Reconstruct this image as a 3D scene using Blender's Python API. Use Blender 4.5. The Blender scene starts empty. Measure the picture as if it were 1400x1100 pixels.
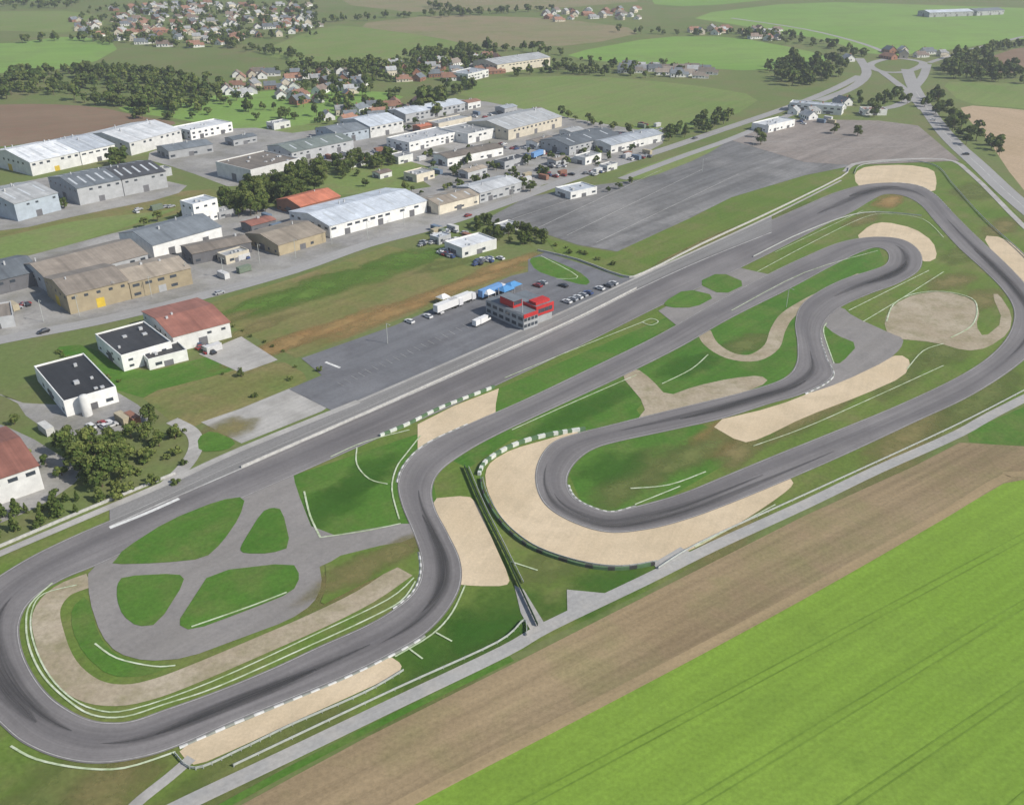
import bpy, math, random
import numpy as np
from mathutils import Vector, Matrix
from mathutils.geometry import tessellate_polygon
random.seed(7); rng=np.random.default_rng(7)
scene=bpy.context.scene
col=scene.collection
# ---------------------------------------------------------------- survey: photo measurements -> ground metres (flat ground)
H=140.0; F=1270.0; TH=math.atan(680/1270.0); S_,C_=math.sin(TH),math.cos(TH)
def G(x,y=None):
    if y is None: x,y=x
    u=(x-700)/F; v=(y-550)/F
    t=H/(S_+v*C_)
    return Vector((u*t,(C_-v*S_)*t))
def link(o,parent=None):
    col.objects.link(o)
    if parent: o.parent=parent
    return o
def mk(name,verts,faces,mats,mi=None,parent=None,smooth=False):
    me=bpy.data.meshes.new(name); me.from_pydata([tuple(v) for v in verts],[],faces)
    for m in (mats if isinstance(mats,(list,tuple)) else [mats]): me.materials.append(m)
    if mi is not None: me.polygons.foreach_set('material_index',mi)
    if smooth: me.polygons.foreach_set('use_smooth',[True]*len(me.polygons))
    me.update()
    o=bpy.data.objects.new(name,me); return link(o,parent)
# ---------------------------------------------------------------- materials
def newmat(name,rough=0.9,spec=0.2):
    m=bpy.data.materials.new(name); m.use_nodes=True
    nt=m.node_tree; b=nt.nodes['Principled BSDF']
    b.inputs['Roughness'].default_value=rough
    b.inputs['Specular IOR Level'].default_value=spec
    return m,nt,b
def N(nt,t,**k):
    n=nt.nodes.new(t)
    for a,v in k.items(): setattr(n,a,v)
    return n
def noise(nt,vec,scale,detail=3,rough=.65,dist=0):
    n=N(nt,'ShaderNodeTexNoise'); n.inputs['Scale'].default_value=scale
    n.inputs['Detail'].default_value=min(detail,3); n.inputs['Roughness'].default_value=rough
    n.inputs['Distortion'].default_value=dist
    nt.links.new(vec,n.inputs['Vector']); return n.outputs['Fac']
def mr(nt,val,a,b,c,d):
    n=N(nt,'ShaderNodeMapRange'); nt.links.new(val,n.inputs[0])
    for i,x in enumerate((a,b,c,d)): n.inputs[i+1].default_value=x
    return n.outputs[0]
def mix(nt,fac,a,b,mode='MIX'):
    n=N(nt,'ShaderNodeMix',data_type='RGBA',blend_type=mode)
    if isinstance(fac,(int,float)): n.inputs[0].default_value=fac
    else: nt.links.new(fac,n.inputs[0])
    for i,x in ((6,a),(7,b)):
        if isinstance(x,(tuple,list)): n.inputs[i].default_value=(*x[:3],1)
        else: nt.links.new(x,n.inputs[i])
    return n.outputs[2]
def gray(nt,val):
    n=N(nt,'ShaderNodeCombineColor')
    for i in range(3): nt.links.new(val,n.inputs[i])
    return n.outputs[0]
def ground_mat(name,a,b,c=None,s1=.02,s2=.12,s3=1.2,fine=.18,stripe=None,rough=.95,th=(.35,.65),cw=.85):
    m,nt,bs=newmat(name,rough,.1)
    co=N(nt,'ShaderNodeTexCoord').outputs['Object']
    colr=mix(nt,mr(nt,noise(nt,co,s1,3),th[0],th[1],0,1),a,b)
    if c: colr=mix(nt,mr(nt,noise(nt,co,s2,3,.75),.45,.72,0,cw),colr,c)
    if stripe:
        for ang,per,st in (stripe if isinstance(stripe,list) else [stripe]):
            m1=N(nt,'ShaderNodeMapping'); m1.inputs['Rotation'].default_value=(0,0,-ang); nt.links.new(co,m1.inputs[0])
            m2=N(nt,'ShaderNodeMapping'); m2.inputs['Scale'].default_value=(.006,1/per,0); nt.links.new(m1.outputs[0],m2.inputs[0])
            f=mr(nt,noise(nt,m2.outputs[0],1.0,3,.7),.3,.7,1-st,1+st)
            colr=mix(nt,1,colr,gray(nt,f),'MULTIPLY')
    f=mr(nt,noise(nt,co,s3,3,.75),.25,.75,1-fine,1+fine)
    colr=mix(nt,1,colr,gray(nt,f),'MULTIPLY')
    nt.links.new(colr,bs.inputs['Base Color'])
    return m
def soft_mat(name,a,b,strength=1.0,s3=1.0,useuv=False):
    m,nt,bs=newmat(name,.95,.1)
    geo=N(nt,'ShaderNodeNewGeometry').outputs['Position']
    c=mix(nt,mr(nt,noise(nt,geo,.15,3,.7),.35,.65,0,1),a,b)
    if not useuv: c=mix(nt,1,c,gray(nt,mr(nt,noise(nt,geo,s3,3,.7),.25,.75,.8,1.2)),'MULTIPLY')
    nt.links.new(c,bs.inputs['Base Color'])
    if useuv:
        uv_=N(nt,'ShaderNodeTexCoord').outputs['UV']; sp=N(nt,'ShaderNodeSeparateXYZ'); nt.links.new(uv_,sp.inputs[0])
        mm=N(nt,'ShaderNodeMapping'); mm.inputs['Scale'].default_value=(.03,7,0); nt.links.new(uv_,mm.inputs[0])
        ns=mr(nt,noise(nt,mm.outputs[0],1,3,.7),.3,.7,.2,1)
        s=N(nt,'ShaderNodeMath',operation='PINGPONG'); nt.links.new(sp.outputs[1],s.inputs[0]); s.inputs[1].default_value=.5
        q=N(nt,'ShaderNodeMath',operation='MULTIPLY'); nt.links.new(mr(nt,s.outputs[0],0,.5,0,strength),q.inputs[0]); nt.links.new(ns,q.inputs[1]); fac=q.outputs[0]
    else:
        at=N(nt,'ShaderNodeAttribute',attribute_name='edge').outputs['Fac']
        ns=noise(nt,geo,.12,3,.75)
        ad=N(nt,'ShaderNodeMath',operation='MULTIPLY_ADD'); nt.links.new(ns,ad.inputs[0]); ad.inputs[1].default_value=1.6; nt.links.new(at,ad.inputs[2])
        g1=mr(nt,ad.outputs[0],.75,1.9,0,strength)
        q=N(nt,'ShaderNodeMath',operation='MULTIPLY'); nt.links.new(g1,q.inputs[0]); nt.links.new(mr(nt,at,0,.35,0,1),q.inputs[1]); fac=q.outputs[0]
    tr=N(nt,'ShaderNodeBsdfTransparent'); mx=N(nt,'ShaderNodeMixShader')
    nt.links.new(fac,mx.inputs[0]); nt.links.new(tr.outputs[0],mx.inputs[1]); nt.links.new(bs.outputs[0],mx.inputs[2])
    nt.links.new(mx.outputs[0],nt.nodes['Material Output'].inputs['Surface']); return m
def objrand(nt,lo,hi):
    oi=N(nt,'ShaderNodeObjectInfo').outputs['Random']; return gray(nt,mr(nt,oi,0,1,lo,hi))
def plain(name,c,var=.12,scale=.6,rough=.8,spec=.3,metal=0,rnd=0):
    m,nt,bs=newmat(name,rough,spec); bs.inputs['Metallic'].default_value=metal
    co=N(nt,'ShaderNodeTexCoord').outputs['Object']
    f=mr(nt,noise(nt,co,scale,3,.65),.25,.75,1-var,1+var)
    x=mix(nt,1,c,gray(nt,f),'MULTIPLY')
    if rnd: x=mix(nt,1,x,objrand(nt,1-rnd,1+rnd*.4),'MULTIPLY')
    nt.links.new(x,bs.inputs['Base Color'])
    return m
def roof_mat(name,c,per=1.0,st=.16,var=.3,axis=0):
    m,nt,bs=newmat(name,.6,.3)
    co=N(nt,'ShaderNodeTexCoord').outputs['Object']
    f=mr(nt,noise(nt,co,.12,3,.8),.25,.75,1-var,1+var*.7)
    m2=N(nt,'ShaderNodeMapping'); sc=[.02,.02,.02]; sc[axis]=1/per; m2.inputs['Scale'].default_value=sc; nt.links.new(co,m2.inputs[0])
    g=mr(nt,noise(nt,m2.outputs[0],1.0,3,.7),.3,.7,1-st,1+st)
    x=mix(nt,1,c,gray(nt,f),'MULTIPLY'); x=mix(nt,1,x,gray(nt,g),'MULTIPLY'); x=mix(nt,1,x,objrand(nt,.72,1.2),'MULTIPLY')
    nt.links.new(x,bs.inputs['Base Color']); return m
fd=G(1375,655)-G(575,1095); FANG=math.atan2(fd.y,fd.x)
sd=G(870,393)-G(330,640); SANG=math.atan2(sd.y,sd.x)
M={}
M['land']=ground_mat('meadow',(.12,.165,.05),(.15,.185,.065),(.175,.16,.08),s1=.006,s2=.025,s3=.5)
M['grass']=ground_mat('circuit_grass',(.10,.165,.03),(.13,.18,.04),(.17,.17,.065),s1=.02,s2=.05,s3=.8,fine=.24,stripe=(SANG,4,.1))
M['lawn']=ground_mat('lawn_grass',(.06,.15,.02),(.085,.175,.028),(.125,.165,.045),s1=.025,s2=.07,s3=.9,fine=.24,stripe=(SANG,3,.1))
M['field']=ground_mat('crop_field',(.165,.275,.035),(.205,.315,.048),(.15,.245,.036),s1=.01,s2=.04,s3=1.0,fine=.2,stripe=[(FANG,3,.1),(FANG,25,.06)])
M['brown']=ground_mat('ploughed_strip',(.24,.18,.105),(.28,.215,.13),(.21,.19,.09),s1=.012,s2=.04,s3=1.0,fine=.2,stripe=[(FANG,2.6,.16),(FANG,14,.16)])
M['tan']=ground_mat('dry_verge',(.33,.25,.145),(.27,.21,.12),None,s3=1.0,stripe=(FANG,1.5,.1))
M['plough']=ground_mat('ploughed_field',(.2,.13,.09),(.23,.16,.11),(.19,.155,.1),stripe=(.4,6,.08))
M['bright']=ground_mat('spring_crop',(.16,.28,.06),(.2,.31,.08),(.17,.24,.075),s1=.004,s2=.02,s3=.3,fine=.1,stripe=(.2,8,.08))
M['olive']=ground_mat('pasture',(.15,.215,.06),(.18,.235,.075),(.19,.2,.085),s1=.01,s2=.04,s3=.4,stripe=(.9,7,.07))
M['stubble']=ground_mat('stubble_field',(.25,.205,.125),(.22,.205,.11),(.17,.195,.08),s1=.006,s2=.02,s3=.3,stripe=(.3,8,.08))
M['pinkfield']=ground_mat('bare_field',(.42,.32,.22),(.38,.29,.19),None,s3=.5,stripe=(1.9,5,.06))
M['dry']=ground_mat('dry_grass',(.16,.17,.055),(.21,.175,.08),(.12,.165,.045),s1=.03,s2=.05,s3=.6,fine=.25,stripe=(SANG,5,.12))
M['gravel']=ground_mat('gravel_trap',(.54,.435,.295),(.6,.49,.345),(.47,.385,.265),s1=.04,s2=.12,s3=1.5,fine=.12,stripe=(SANG+.3,2,.05))
M['dirt']=ground_mat('worn_gravel',(.33,.275,.195),(.4,.345,.26),(.23,.21,.12),s1=.06,s2=.13,s3=1.0,fine=.2)
M['asph2']=ground_mat('kart_asphalt',(.225,.212,.2),(.265,.25,.24),(.195,.185,.178),s1=.05,s2=.1,s3=1.0,fine=.12,stripe=(SANG,4,.08))
M['paddock']=ground_mat('paddock_asphalt',(.145,.15,.162),(.175,.178,.19),(.125,.125,.135),s1=.03,s2=.08,s3=.9,fine=.12,stripe=(SANG,5,.12))
M['lot']=ground_mat('parking_asphalt',(.155,.155,.157),(.24,.235,.23),(.12,.12,.12),s1=.012,s2=.03,s3=.5,fine=.2,stripe=[(SANG,12,.25),(SANG,3,.12)])
M['lot2']=ground_mat('parking_far_asphalt',(.235,.205,.185),(.27,.24,.22),(.2,.18,.165),s1=.02,s3=.5,stripe=(SANG,8,.18))
M['conc']=ground_mat('concrete_paving',(.35,.34,.325),(.43,.415,.39),(.28,.27,.25),s1=.04,s2=.1,s3=.8,fine=.16,stripe=(SANG,2,.1))
M['yard']=ground_mat('yard_paving',(.24,.235,.23),(.35,.34,.325),(.19,.185,.155),s1=.03,s2=.05,s3=.4,fine=.22)
M['road']=ground_mat('road_asphalt',(.29,.285,.28),(.33,.325,.32),None,s1=.02,s3=.7,fine=.1)
M['service']=ground_mat('service_road',(.36,.355,.34),(.3,.295,.29),(.4,.38,.35),s1=.04,s2=.1,s3=.9,fine=.15,stripe=(FANG,1,.08))
M['white']=plain('white_paint',(.62,.62,.6),.25,.8)
M['edge']=ground_mat('worn_edge_paint',(.5,.5,.48),(.32,.31,.3),None,s1=.15,s3=1,fine=.2)
M['pale']=ground_mat('worn_paint',(.42,.5,.32),(.58,.62,.5),(.22,.3,.12),s1=.2,s2=.3,s3=1,fine=.15)
m,nt,bs=newmat('track_asphalt',.85,.25)
co=N(nt,'ShaderNodeTexCoord'); uv=co.outputs['UV']; ob=co.outputs['Object']
sx=N(nt,'ShaderNodeSeparateXYZ'); nt.links.new(uv,sx.inputs[0])
m1=N(nt,'ShaderNodeMapping'); m1.inputs['Scale'].default_value=(.008,0,0); nt.links.new(uv,m1.inputs[0])
off=mr(nt,noise(nt,m1.outputs[0],1.0,1),.3,.7,-.3,.3)
ad=N(nt,'ShaderNodeMath',operation='ADD'); nt.links.new(sx.outputs[1],ad.inputs[0]); nt.links.new(off,ad.inputs[1])
sb=N(nt,'ShaderNodeMath',operation='SUBTRACT'); nt.links.new(ad.outputs[0],sb.inputs[0]); sb.inputs[1].default_value=.5
ab=N(nt,'ShaderNodeMath',operation='ABSOLUTE'); nt.links.new(sb.outputs[0],ab.inputs[0])
line=mr(nt,ab.outputs[0],0,.32,.7,0)
m2=N(nt,'ShaderNodeMapping'); m2.inputs['Scale'].default_value=(.012,9,0); nt.links.new(uv,m2.inputs[0])
stk=mr(nt,noise(nt,m2.outputs[0],1.0,3,.7),.3,.7,.84,1.16)
base=mix(nt,mr(nt,noise(nt,ob,.03,3),.35,.65,0,1),(.168,.158,.158),(.205,.194,.192))
base=mix(nt,line,base,(.122,.115,.118))
base=mix(nt,1,base,gray(nt,stk),'MULTIPLY')
m3=N(nt,'ShaderNodeMapping'); m3.inputs['Scale'].default_value=(.02,0,0); nt.links.new(uv,m3.inputs[0])
base=mix(nt,1,base,gray(nt,mr(nt,noise(nt,m3.outputs[0],1.0,3,.8),.3,.7,.88,1.1)),'MULTIPLY')
base=mix(nt,1,base,gray(nt,mr(nt,noise(nt,ob,1.0,3,.75),.25,.75,.88,1.12)),'MULTIPLY')
nt.links.new(base,bs.inputs['Base Color']); M['track']=m
# ---------------------------------------------------------------- flat sheets (stacked by settle())
SHEETS=[]
def reg(o,lvl): SHEETS.append((lvl,len(SHEETS),o)); return o
ZC={}
def settle():
    CS=12.0
    for lvl,_,o in sorted(SHEETS,key=lambda t:(t[0],t[1])):
        cells=set(); vs=o.data.vertices
        for p in o.data.polygons:
            xs=[vs[i].co.x for i in p.vertices]; ys=[vs[i].co.y for i in p.vertices]
            x0,x1,y0,y1=int(min(xs)//CS),int(max(xs)//CS),int(min(ys)//CS),int(max(ys)//CS)
            x0=max(x0,-150);x1=min(x1,200);y0=max(y0,0);y1=min(y1,350)
            for i in range(x0,x1+1):
                for j in range(y0,y1+1): cells.add((i,j))
        z=.006+max([ZC.get(c,0) for c in cells] or [0])
        o.location.z=z
        for c in cells: ZC[c]=z
def zat(p): return ZC.get((int(p.x//12),int(p.y//12)),0)
def chaikin(p,n=2,closed=True):
    for _ in range(n):
        q=[]; L=len(p)
        for i in range(L):
            a=p[i]; b=p[(i+1)%L]
            q.append(a*.78+b*.22); q.append(a*.22+b*.78)
        p=q
    return p
def sheet(name,pts,mat,lvl,smooth=2,world=False):
    p=[Vector(q) if world else G(q) for q in pts]
    if smooth: p=chaikin(p,smooth)
    ar=sum(p[i].x*p[(i+1)%len(p)].y-p[(i+1)%len(p)].x*p[i].y for i in range(len(p)))
    if ar<0: p=p[::-1]
    v=[Vector((q.x,q.y,0)) for q in p]
    fs=[]
    for t in tessellate_polygon([v]):
        a,b,c=[v[i] for i in t]
        fs.append(tuple(t) if (b-a).cross(c-a).z>0 else tuple(t)[::-1])
    o=mk(name,v,fs,M[mat] if isinstance(mat,str) else mat)
    if lvl: reg(o,lvl)
    return o
def soft(name,p,rx,ry,mat,lvl=2.5,ang=None):
    c=G(p); ang=SANG if ang is None else ang; n=28; v=[(c.x,c.y,0)]; al=[1.0]
    ph=random.uniform(0,6)
    for k,(s,a) in enumerate(((.35,.85),(.7,.4),(1,0))):
        for i in range(n):
            t=6.2832*i/n; r=s*(1+.18*math.sin(2*t+ph)+.1*math.sin(5*t+ph*2)); x=rx*r*math.cos(t);y=ry*r*math.sin(t)
            v.append((c.x+x*math.cos(ang)-y*math.sin(ang),c.y+x*math.sin(ang)+y*math.cos(ang),0)); al.append(a)
    fs=[(0,1+i,1+(i+1)%n) for i in range(n)]
    for k in range(2):
        for i in range(n): fs.append((1+k*n+i,1+(k+1)*n+i,1+(k+1)*n+(i+1)%n,1+k*n+(i+1)%n))
    o=mk(name,v,fs,M[mat]); at=o.data.attributes.new('edge','FLOAT','POINT'); at.data.foreach_set('value',al)
    return reg(o,lvl)
def catmull(p,sub=6,closed=False):
    out=[]; L=len(p)
    for i in range(L if closed else L-1):
        if closed: a,b,c,d=p[i-1],p[i],p[(i+1)%L],p[(i+2)%L]
        else: a=p[max(i-1,0)];b=p[i];c=p[i+1];d=p[min(i+2,L-1)]
        for k in range(sub):
            t=k/sub
            out.append(.5*((2*b)+(c-a)*t+(2*a-5*b+4*c-d)*t*t+(3*b-a-3*c+d)*t**3))
    if not closed: out.append(p[-1].copy())
    return out
def ribbon_mesh(name,Lp,Rp,mats,lvl,closed=False,mi=None):
    n=len(Lp); v=[];uvs=[]; u=0
    for i in range(n):
        if i: u+=((Lp[i]+Rp[i])/2-(Lp[i-1]+Rp[i-1])/2).length
        v+= [(Lp[i].x,Lp[i].y,0),(Rp[i].x,Rp[i].y,0)]; uvs.append(u)
    fs=[]; fu=[]
    for i in range(n if closed else n-1):
        j=(i+1)%n
        a,b,c,d=2*i,2*i+1,2*j+1,2*j
        A,B,C=Vector(v[a]),Vector(v[b]),Vector(v[c])
        u0=uvs[i]; u1=uvs[j] if j else uvs[i]+5
        if (B-A).cross(C-A).z>0: fs.append((a,b,c,d)); fu.append([(u0,0),(u0,1),(u1,1),(u1,0)])
        else: fs.append((d,c,b,a)); fu.append([(u1,0),(u1,1),(u0,1),(u0,0)])
    o=mk(name,v,fs,mats,mi)
    uvl=o.data.uv_layers.new(name='UVMap'); k=0
    for f in fu:
        for q in f: uvl.data[k].uv=q; k+=1
    return reg(o,lvl)
def offs(p,d,closed=False):
    n=len(p); out=[]
    for i in range(n):
        a=p[(i-1)%n] if (closed or i) else p[i]; b=p[(i+1)%n] if (closed or i<n-1) else p[i]
        t=(b-a); t=t.normalized() if t.length>1e-6 else Vector((1,0))
        out.append(p[i]+Vector((-t.y,t.x))*d)
    return out
def path(pts,sm=4,closed=False):
    return catmull([G(q) for q in pts],sm,closed) if sm else [G(q) for q in pts]
def strip(name,pts,w,mat,lvl,sm=4,closed=False):
    p=path(pts,sm,closed)
    return ribbon_mesh(name,offs(p,w/2,closed),offs(p,-w/2,closed),M[mat],lvl,closed)
sheet('ground',[(-4500,-300),(4500,-300),(4500,9000),(-4500,9000)],'land',0,0,True)
def f(name,pts,mat,lvl=1,s=1): sheet(name,pts,mat,lvl,s)
f('ploughed_field',[(-200,150),(0,143),(60,142),(135,146),(195,160),(250,168),(205,177),(90,190),(0,201),(-200,220)],'plough',2)
f('pasture_field',[(150,150),(260,165),(330,180),(440,168),(520,150),(560,128),(420,120),(300,130),(200,140)],'bright')
f('pasture_field',[(-300,62),(0,62),(100,48),(170,62),(120,90),(30,100),(-300,110)],'bright')
f('pasture_field',[(-300,15),(0,16),(110,15),(150,30),(110,45),(0,42),(-300,45)],'olive')
f('pasture_field',[(598,122),(680,106),(800,103),(940,115),(1045,132),(1000,160),(905,186),(830,168),(760,160),(680,142)],'olive')
f('crop_field',[(770,74),(900,50),(1000,50),(1100,68),(1145,82),(1050,98),(900,90),(800,82)],'bright')
f('stubble_field',[(470,35),(600,20),(760,25),(890,42),(800,62),(660,66),(590,50)],'stubble')
f('pasture_field',[(350,72),(430,40),(470,34),(590,50),(660,66),(620,75),(520,82),(400,85)],'olive')
f('crop_field',[(930,22),(1100,2),(1300,8),(1600,18),(1600,48),(1400,52),(1290,70),(1200,78),(1130,55),(1030,38)],'bright')
f('stubble_field',[(430,-20),(800,-25),(900,0),(760,12),(500,18)],'stubble')
f('crop_field',[(900,-40),(1500,-45),(1700,-5),(1100,-5),(950,10),(880,5)],'bright')
f('pasture_field',[(-200,-40),(400,-45),(380,-15),(100,0),(-200,5)],'bright')
f('bare_field',[(1325,88),(1400,62),(1600,50),(1600,100),(1400,100),(1340,98)],'plough')
f('pasture_field',[(1285,112),(1340,112),(1600,125),(1600,170),(1400,148),(1315,142)],'olive')
f('stubble_field',[(1310,143),(1400,150),(1600,175),(1600,420),(1440,300),(1390,250),(1350,190),(1325,165)],'pinkfield',2)
f('dry_meadow',[(-100,330),(0,305),(120,285),(240,262),(300,258),(310,275),(200,303),(60,345),(-100,375)],'dry')
f('pasture_field',[(-100,350),(0,325),(110,300),(210,290),(250,283),(190,305),(60,346),(-100,375)],'olive',2)
f('meadow_strip',[(190,160),(330,180),(440,168),(430,185),(300,200),(240,190)],'olive')
f('yard_paving',[(-100,390),(0,360),(180,312),(300,285),(420,283),(590,255),(700,238),(770,238),(700,276),(600,312),(500,337),(400,372),(260,412),(130,442),(0,466),(-100,490)],'yard',2)
f('industrial_paving',[(190,215),(250,190),(330,172),(420,185),(560,140),(640,134),(760,158),(910,184),(905,200),(800,240),(700,262),(600,262),(560,235),(420,222),(330,262),(250,232)],'yard',2)
f('green_verge',[(430,240),(540,215),(610,235),(560,255),(470,268),(440,262)],'olive',3)
f('industrial_paving',[(-100,265),(0,255),(100,235),(260,250),(240,268),(100,296),(20,315),(-100,320)],'yard',2)
f('yard_paving',[(-60,520),(20,545),(40,575),(100,600),(205,582),(200,560),(150,530),(60,560)],'yard',3)
f('yard_paving',[(-60,560),(30,590),(110,640),(110,655),(60,690),(-60,740)],'yard',3)
f('lawn',[(70,475),(120,470),(180,515),(330,475),(320,500),(300,525),(210,548),(150,530),(95,498)],'lawn',2)
f('dry_grass_verge',[(190,540),(300,512),(380,490),(425,515),(400,532),(290,572),(250,590),(215,560)],'dry',2)
f('concrete_apron',[(272,484),(330,460),(380,492),(330,510)],'conc',4,0)
f('dry_meadow',[(262,422),(395,382),(530,336),(600,352),(640,364),(722,350),(724,370),(600,416),(405,489),(335,455)],'dry',3,0)
M['sgreen']=soft_mat('green_patch',(.10,.185,.032),(.125,.2,.042),1.0); M['sdry']=soft_mat('dry_patch',(.23,.195,.085),(.19,.18,.07),.9)
M['sorange']=soft_mat('earth_patch',(.34,.215,.09),(.28,.2,.085),1.0); M['solive']=soft_mat('olive_patch',(.165,.185,.06),(.13,.165,.05),.9)
M['sdark']=soft_mat('lush_patch',(.05,.14,.018),(.06,.145,.022),.7); M['srub']=soft_mat('tyre_rubber_marks',(.05,.05,.052),(.07,.068,.07),.8,useuv=True)
for p,rx,ry,mt in [((500,375),44,17,'sgreen'),((420,398),36,15,'sgreen'),((555,354),28,12,'sgreen'),((350,418),28,10,'sgreen'),((610,362),18,7,'solive'),((440,452),44,8,'sorange'),((540,425),46,7.5,'sorange'),((640,388),42,7,'sorange'),((385,472),22,7,'sorange'),((690,362),26,6,'sorange'),((310,437),16,6,'sdry'),((350,448),20,6,'sdry')]: soft('meadow_patch',p,rx,ry,mt,3.5)
f('circuit_grass',[(-300,830),(0,750),(240,655),(490,550),(730,440),(850,340),(1000,268),(1150,225),(1290,212),(1335,225),(1420,330),(1700,480),(1700,420),(1700,500),(1400,540),(1100,690),(900,800),(560,962),(330,1075),(200,1160),(-300,1300)],'grass',1,0)
f('circuit_lawn',[(560,600),(680,532),(920,430),(1000,400),(930,500),(870,560),(900,600),(700,600),(640,640)],'lawn',2,0)
f('circuit_lawn',[(1000,400),(1100,350),(1200,335),(1210,360),(1100,430),(1090,500),(1040,545),(900,575),(870,540),(930,480)],'lawn',2,0)
f('circuit_lawn',[(400,650),(580,590),(600,700),(560,740),(420,740)],'lawn',2,0)
f('circuit_lawn',[(775,640),(820,600),(960,580),(1030,612),(880,700),(800,700)],'lawn',2,0)
f('crop_field',[(1322,590),(1400,556),(1700,420),(1700,640),(1400,612),(1325,604)],'lawn',2,0)
for p,rx,ry,mt in [((1300,385),18,10,'sdry'),((985,600),18,8,'sorange'),((1015,612),15,7,'sdry'),((500,775),22,8,'sdry'),((470,800),14,6,'sdry'),((1240,600),50,9,'sdry'),((1340,545),40,8,'solive'),((330,1055),28,7,'solive'),((620,920),28,7,'solive'),((1000,725),28,8,'sdry'),((1330,262),28,12,'solive'),((1370,310),24,10,'sdry'),((1215,275),18,10,'sorange'),((1060,300),44,7,'solive'),((950,335),44,7,'sdry'),((1290,480),22,8,'solive'),((1230,515),22,8,'solive'),((830,800),24,8,'sdark'),((780,760),22,8,'solive'),((620,880),18,12,'sdark'),((100,1070),20,9,'solive'),((450,690),20,9,'sdark'),((500,650),16,8,'sdark'),((870,650),24,9,'solive'),((840,640),16,8,'sdark'),((950,620),28,7,'solive'),((1020,470),14,8,'solive'),((940,500),18,8,'sdark'),((800,560),28,7,'sdark'),((1340,410),18,10,'sdry'),((1310,350),20,7,'solive'),((1180,300),24,6,'sdry'),((680,850),14,14,'sdark'),((740,700),12,9,'solive'),((1120,560),34,6,'sdry'),((150,1080),14,7,'sdry')]: soft('grass_patch',p,rx,ry,mt)
f('crop_field',[(420,1180),(575,1095),(800,977),(1000,872),(1150,790),(1300,703),(1372,660),(1420,650),(1900,640),(3200,1300),(400,1500)],'field',2,0)
f('ploughed_strip',[(200,1180),(330,1100),(500,1008),(700,908),(900,806),(1100,705),(1250,637),(1312,605),(1400,610),(1900,640),(1900,646),(1420,652),(1372,661),(1300,703),(1150,790),(1000,872),(800,977),(575,1095),(420,1185)],'brown',3,0)
strip('dry_verge',[(420,1172),(575,1086),(800,970),(1000,865),(1150,783),(1300,697),(1372,654),(1430,647),(1900,638)],2.6,'tan',4)
strip('grass_verge',[(290,1110),(400,1050),(560,968),(700,900)],1.6,'lawn',4)
M['tram']=ground_mat('tramline_crop',(.12,.2,.028),(.155,.255,.038),None,s1=.06,s3=1)
for a,b in (((700,1250),(1500,765)),((920,1260),(1500,872)),((620,1150),(1500,680)),((1150,1300),(1500,1010))):
    for d in (-.9,.9):
        q=offs([G(a),G(b)],d); ribbon_mesh('field_tramline',offs(q,.17),offs(q,-.17),M['tram'],4)
strip('service_road',[(120,1165),(255,1098),(390,1034),(550,957),(690,890),(750,856),(880,794),(975,747),(1100,690),(1200,642),(1310,593),(1400,545),(1700,400)],3.4,'service',5)
strip('main_road',[(-150,500),(0,465),(130,440),(260,409),(400,370),(500,335),(600,308),(700,274),(800,238),(900,207),(980,180),(1080,146),(1140,122),(1175,104)],8,'road',5)
strip('access_road',[(0,440),(60,425),(200,350)],4,'yard',4)
strip('dual_carriageway',[(1240,95),(1252,125),(1290,180),(1340,228),(1400,283),(1600,440)],11,'road',5)
strip('link_road',[(1268,88),(1262,105),(1250,120)],8,'road',6)
strip('link_road',[(1175,80),(1185,100),(1165,120),(1120,138)],9,'road',6)
strip('link_road',[(1195,150),(1225,145),(1255,130)],8,'road',6)
strip('exit_road',[(1205,98),(1240,125),(1262,150)],7,'road',6)
strip('roundabout_road',[(1190,88),(1222,80),(1262,86),(1240,98),(1205,98)],8,'road',7,6,True)
strip('country_road',[(1222,78),(1180,60),(1100,40),(1000,25)],6,'road',4)
strip('country_road',[(1270,86),(1320,70),(1400,50)],6,'road',4)
strip('lot_access_road',[(850,245),(930,215),(1000,190),(1060,165),(1120,142)],6,'road',6)
strip('perimeter_road',[(1155,235),(1180,222),(1290,218),(1330,240),(1400,310),(1500,400)],3,'conc',6)
strip('painted_line',[(0,465),(130,440),(260,409),(400,370),(500,335),(600,308),(700,274),(800,238),(900,207),(980,180),(1080,146)],.25,'edge',12)
strip('painted_line',[(1252,125),(1290,180),(1340,228),(1400,283),(1600,440)],.5,'edge',12)
f('parking_lot',[(660,302),(720,270),(800,255),(880,245),(930,222),(1000,192),(1072,165),(1200,175),(1265,182),(1312,220),(1180,224),(1100,240),(1000,270),(940,300),(850,345),(790,335),(740,318)],'lot',4,0)
f('parking_lot_far',[(1000,192),(1072,163),(1200,165),(1255,172),(1312,220),(1165,226),(1100,222)],'lot2',5,0)
for a,b in (((735,312),(905,232)),((775,322),(960,232)),((815,332),(1010,238)),((700,300),(850,250)),((1010,210),(1240,200)),((1040,195),(1230,186))): strip('parking_bay_line',[a,b],.3,'edge',12,0)
f('grass_verge',[(838,243),(925,212),(1000,190),(960,215),(880,246)],'olive',5)
f('grass_bank',[(842,345),(940,300),(1000,275),(1100,245),(1155,234),(1160,245),(1050,290),(960,328),(900,358),(872,378),(852,372)],'grass',5,0)
f('grass_bank',[(745,325),(790,337),(850,347),(860,368),(830,372),(760,345)],'grass',5,0)
f('paddock',[(395,532),(440,513),(412,490),(540,445),(640,402),(700,377),(722,372),(722,355),(745,345),(800,362),(850,380),(885,378),(820,415),(720,460),(640,495),(550,535),(480,565),(455,562)],'paddock',5,0)
f('grass_island',[(722,354),(742,350),(790,370),(808,385),(800,391),(760,380),(732,370)],'lawn',6)
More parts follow.
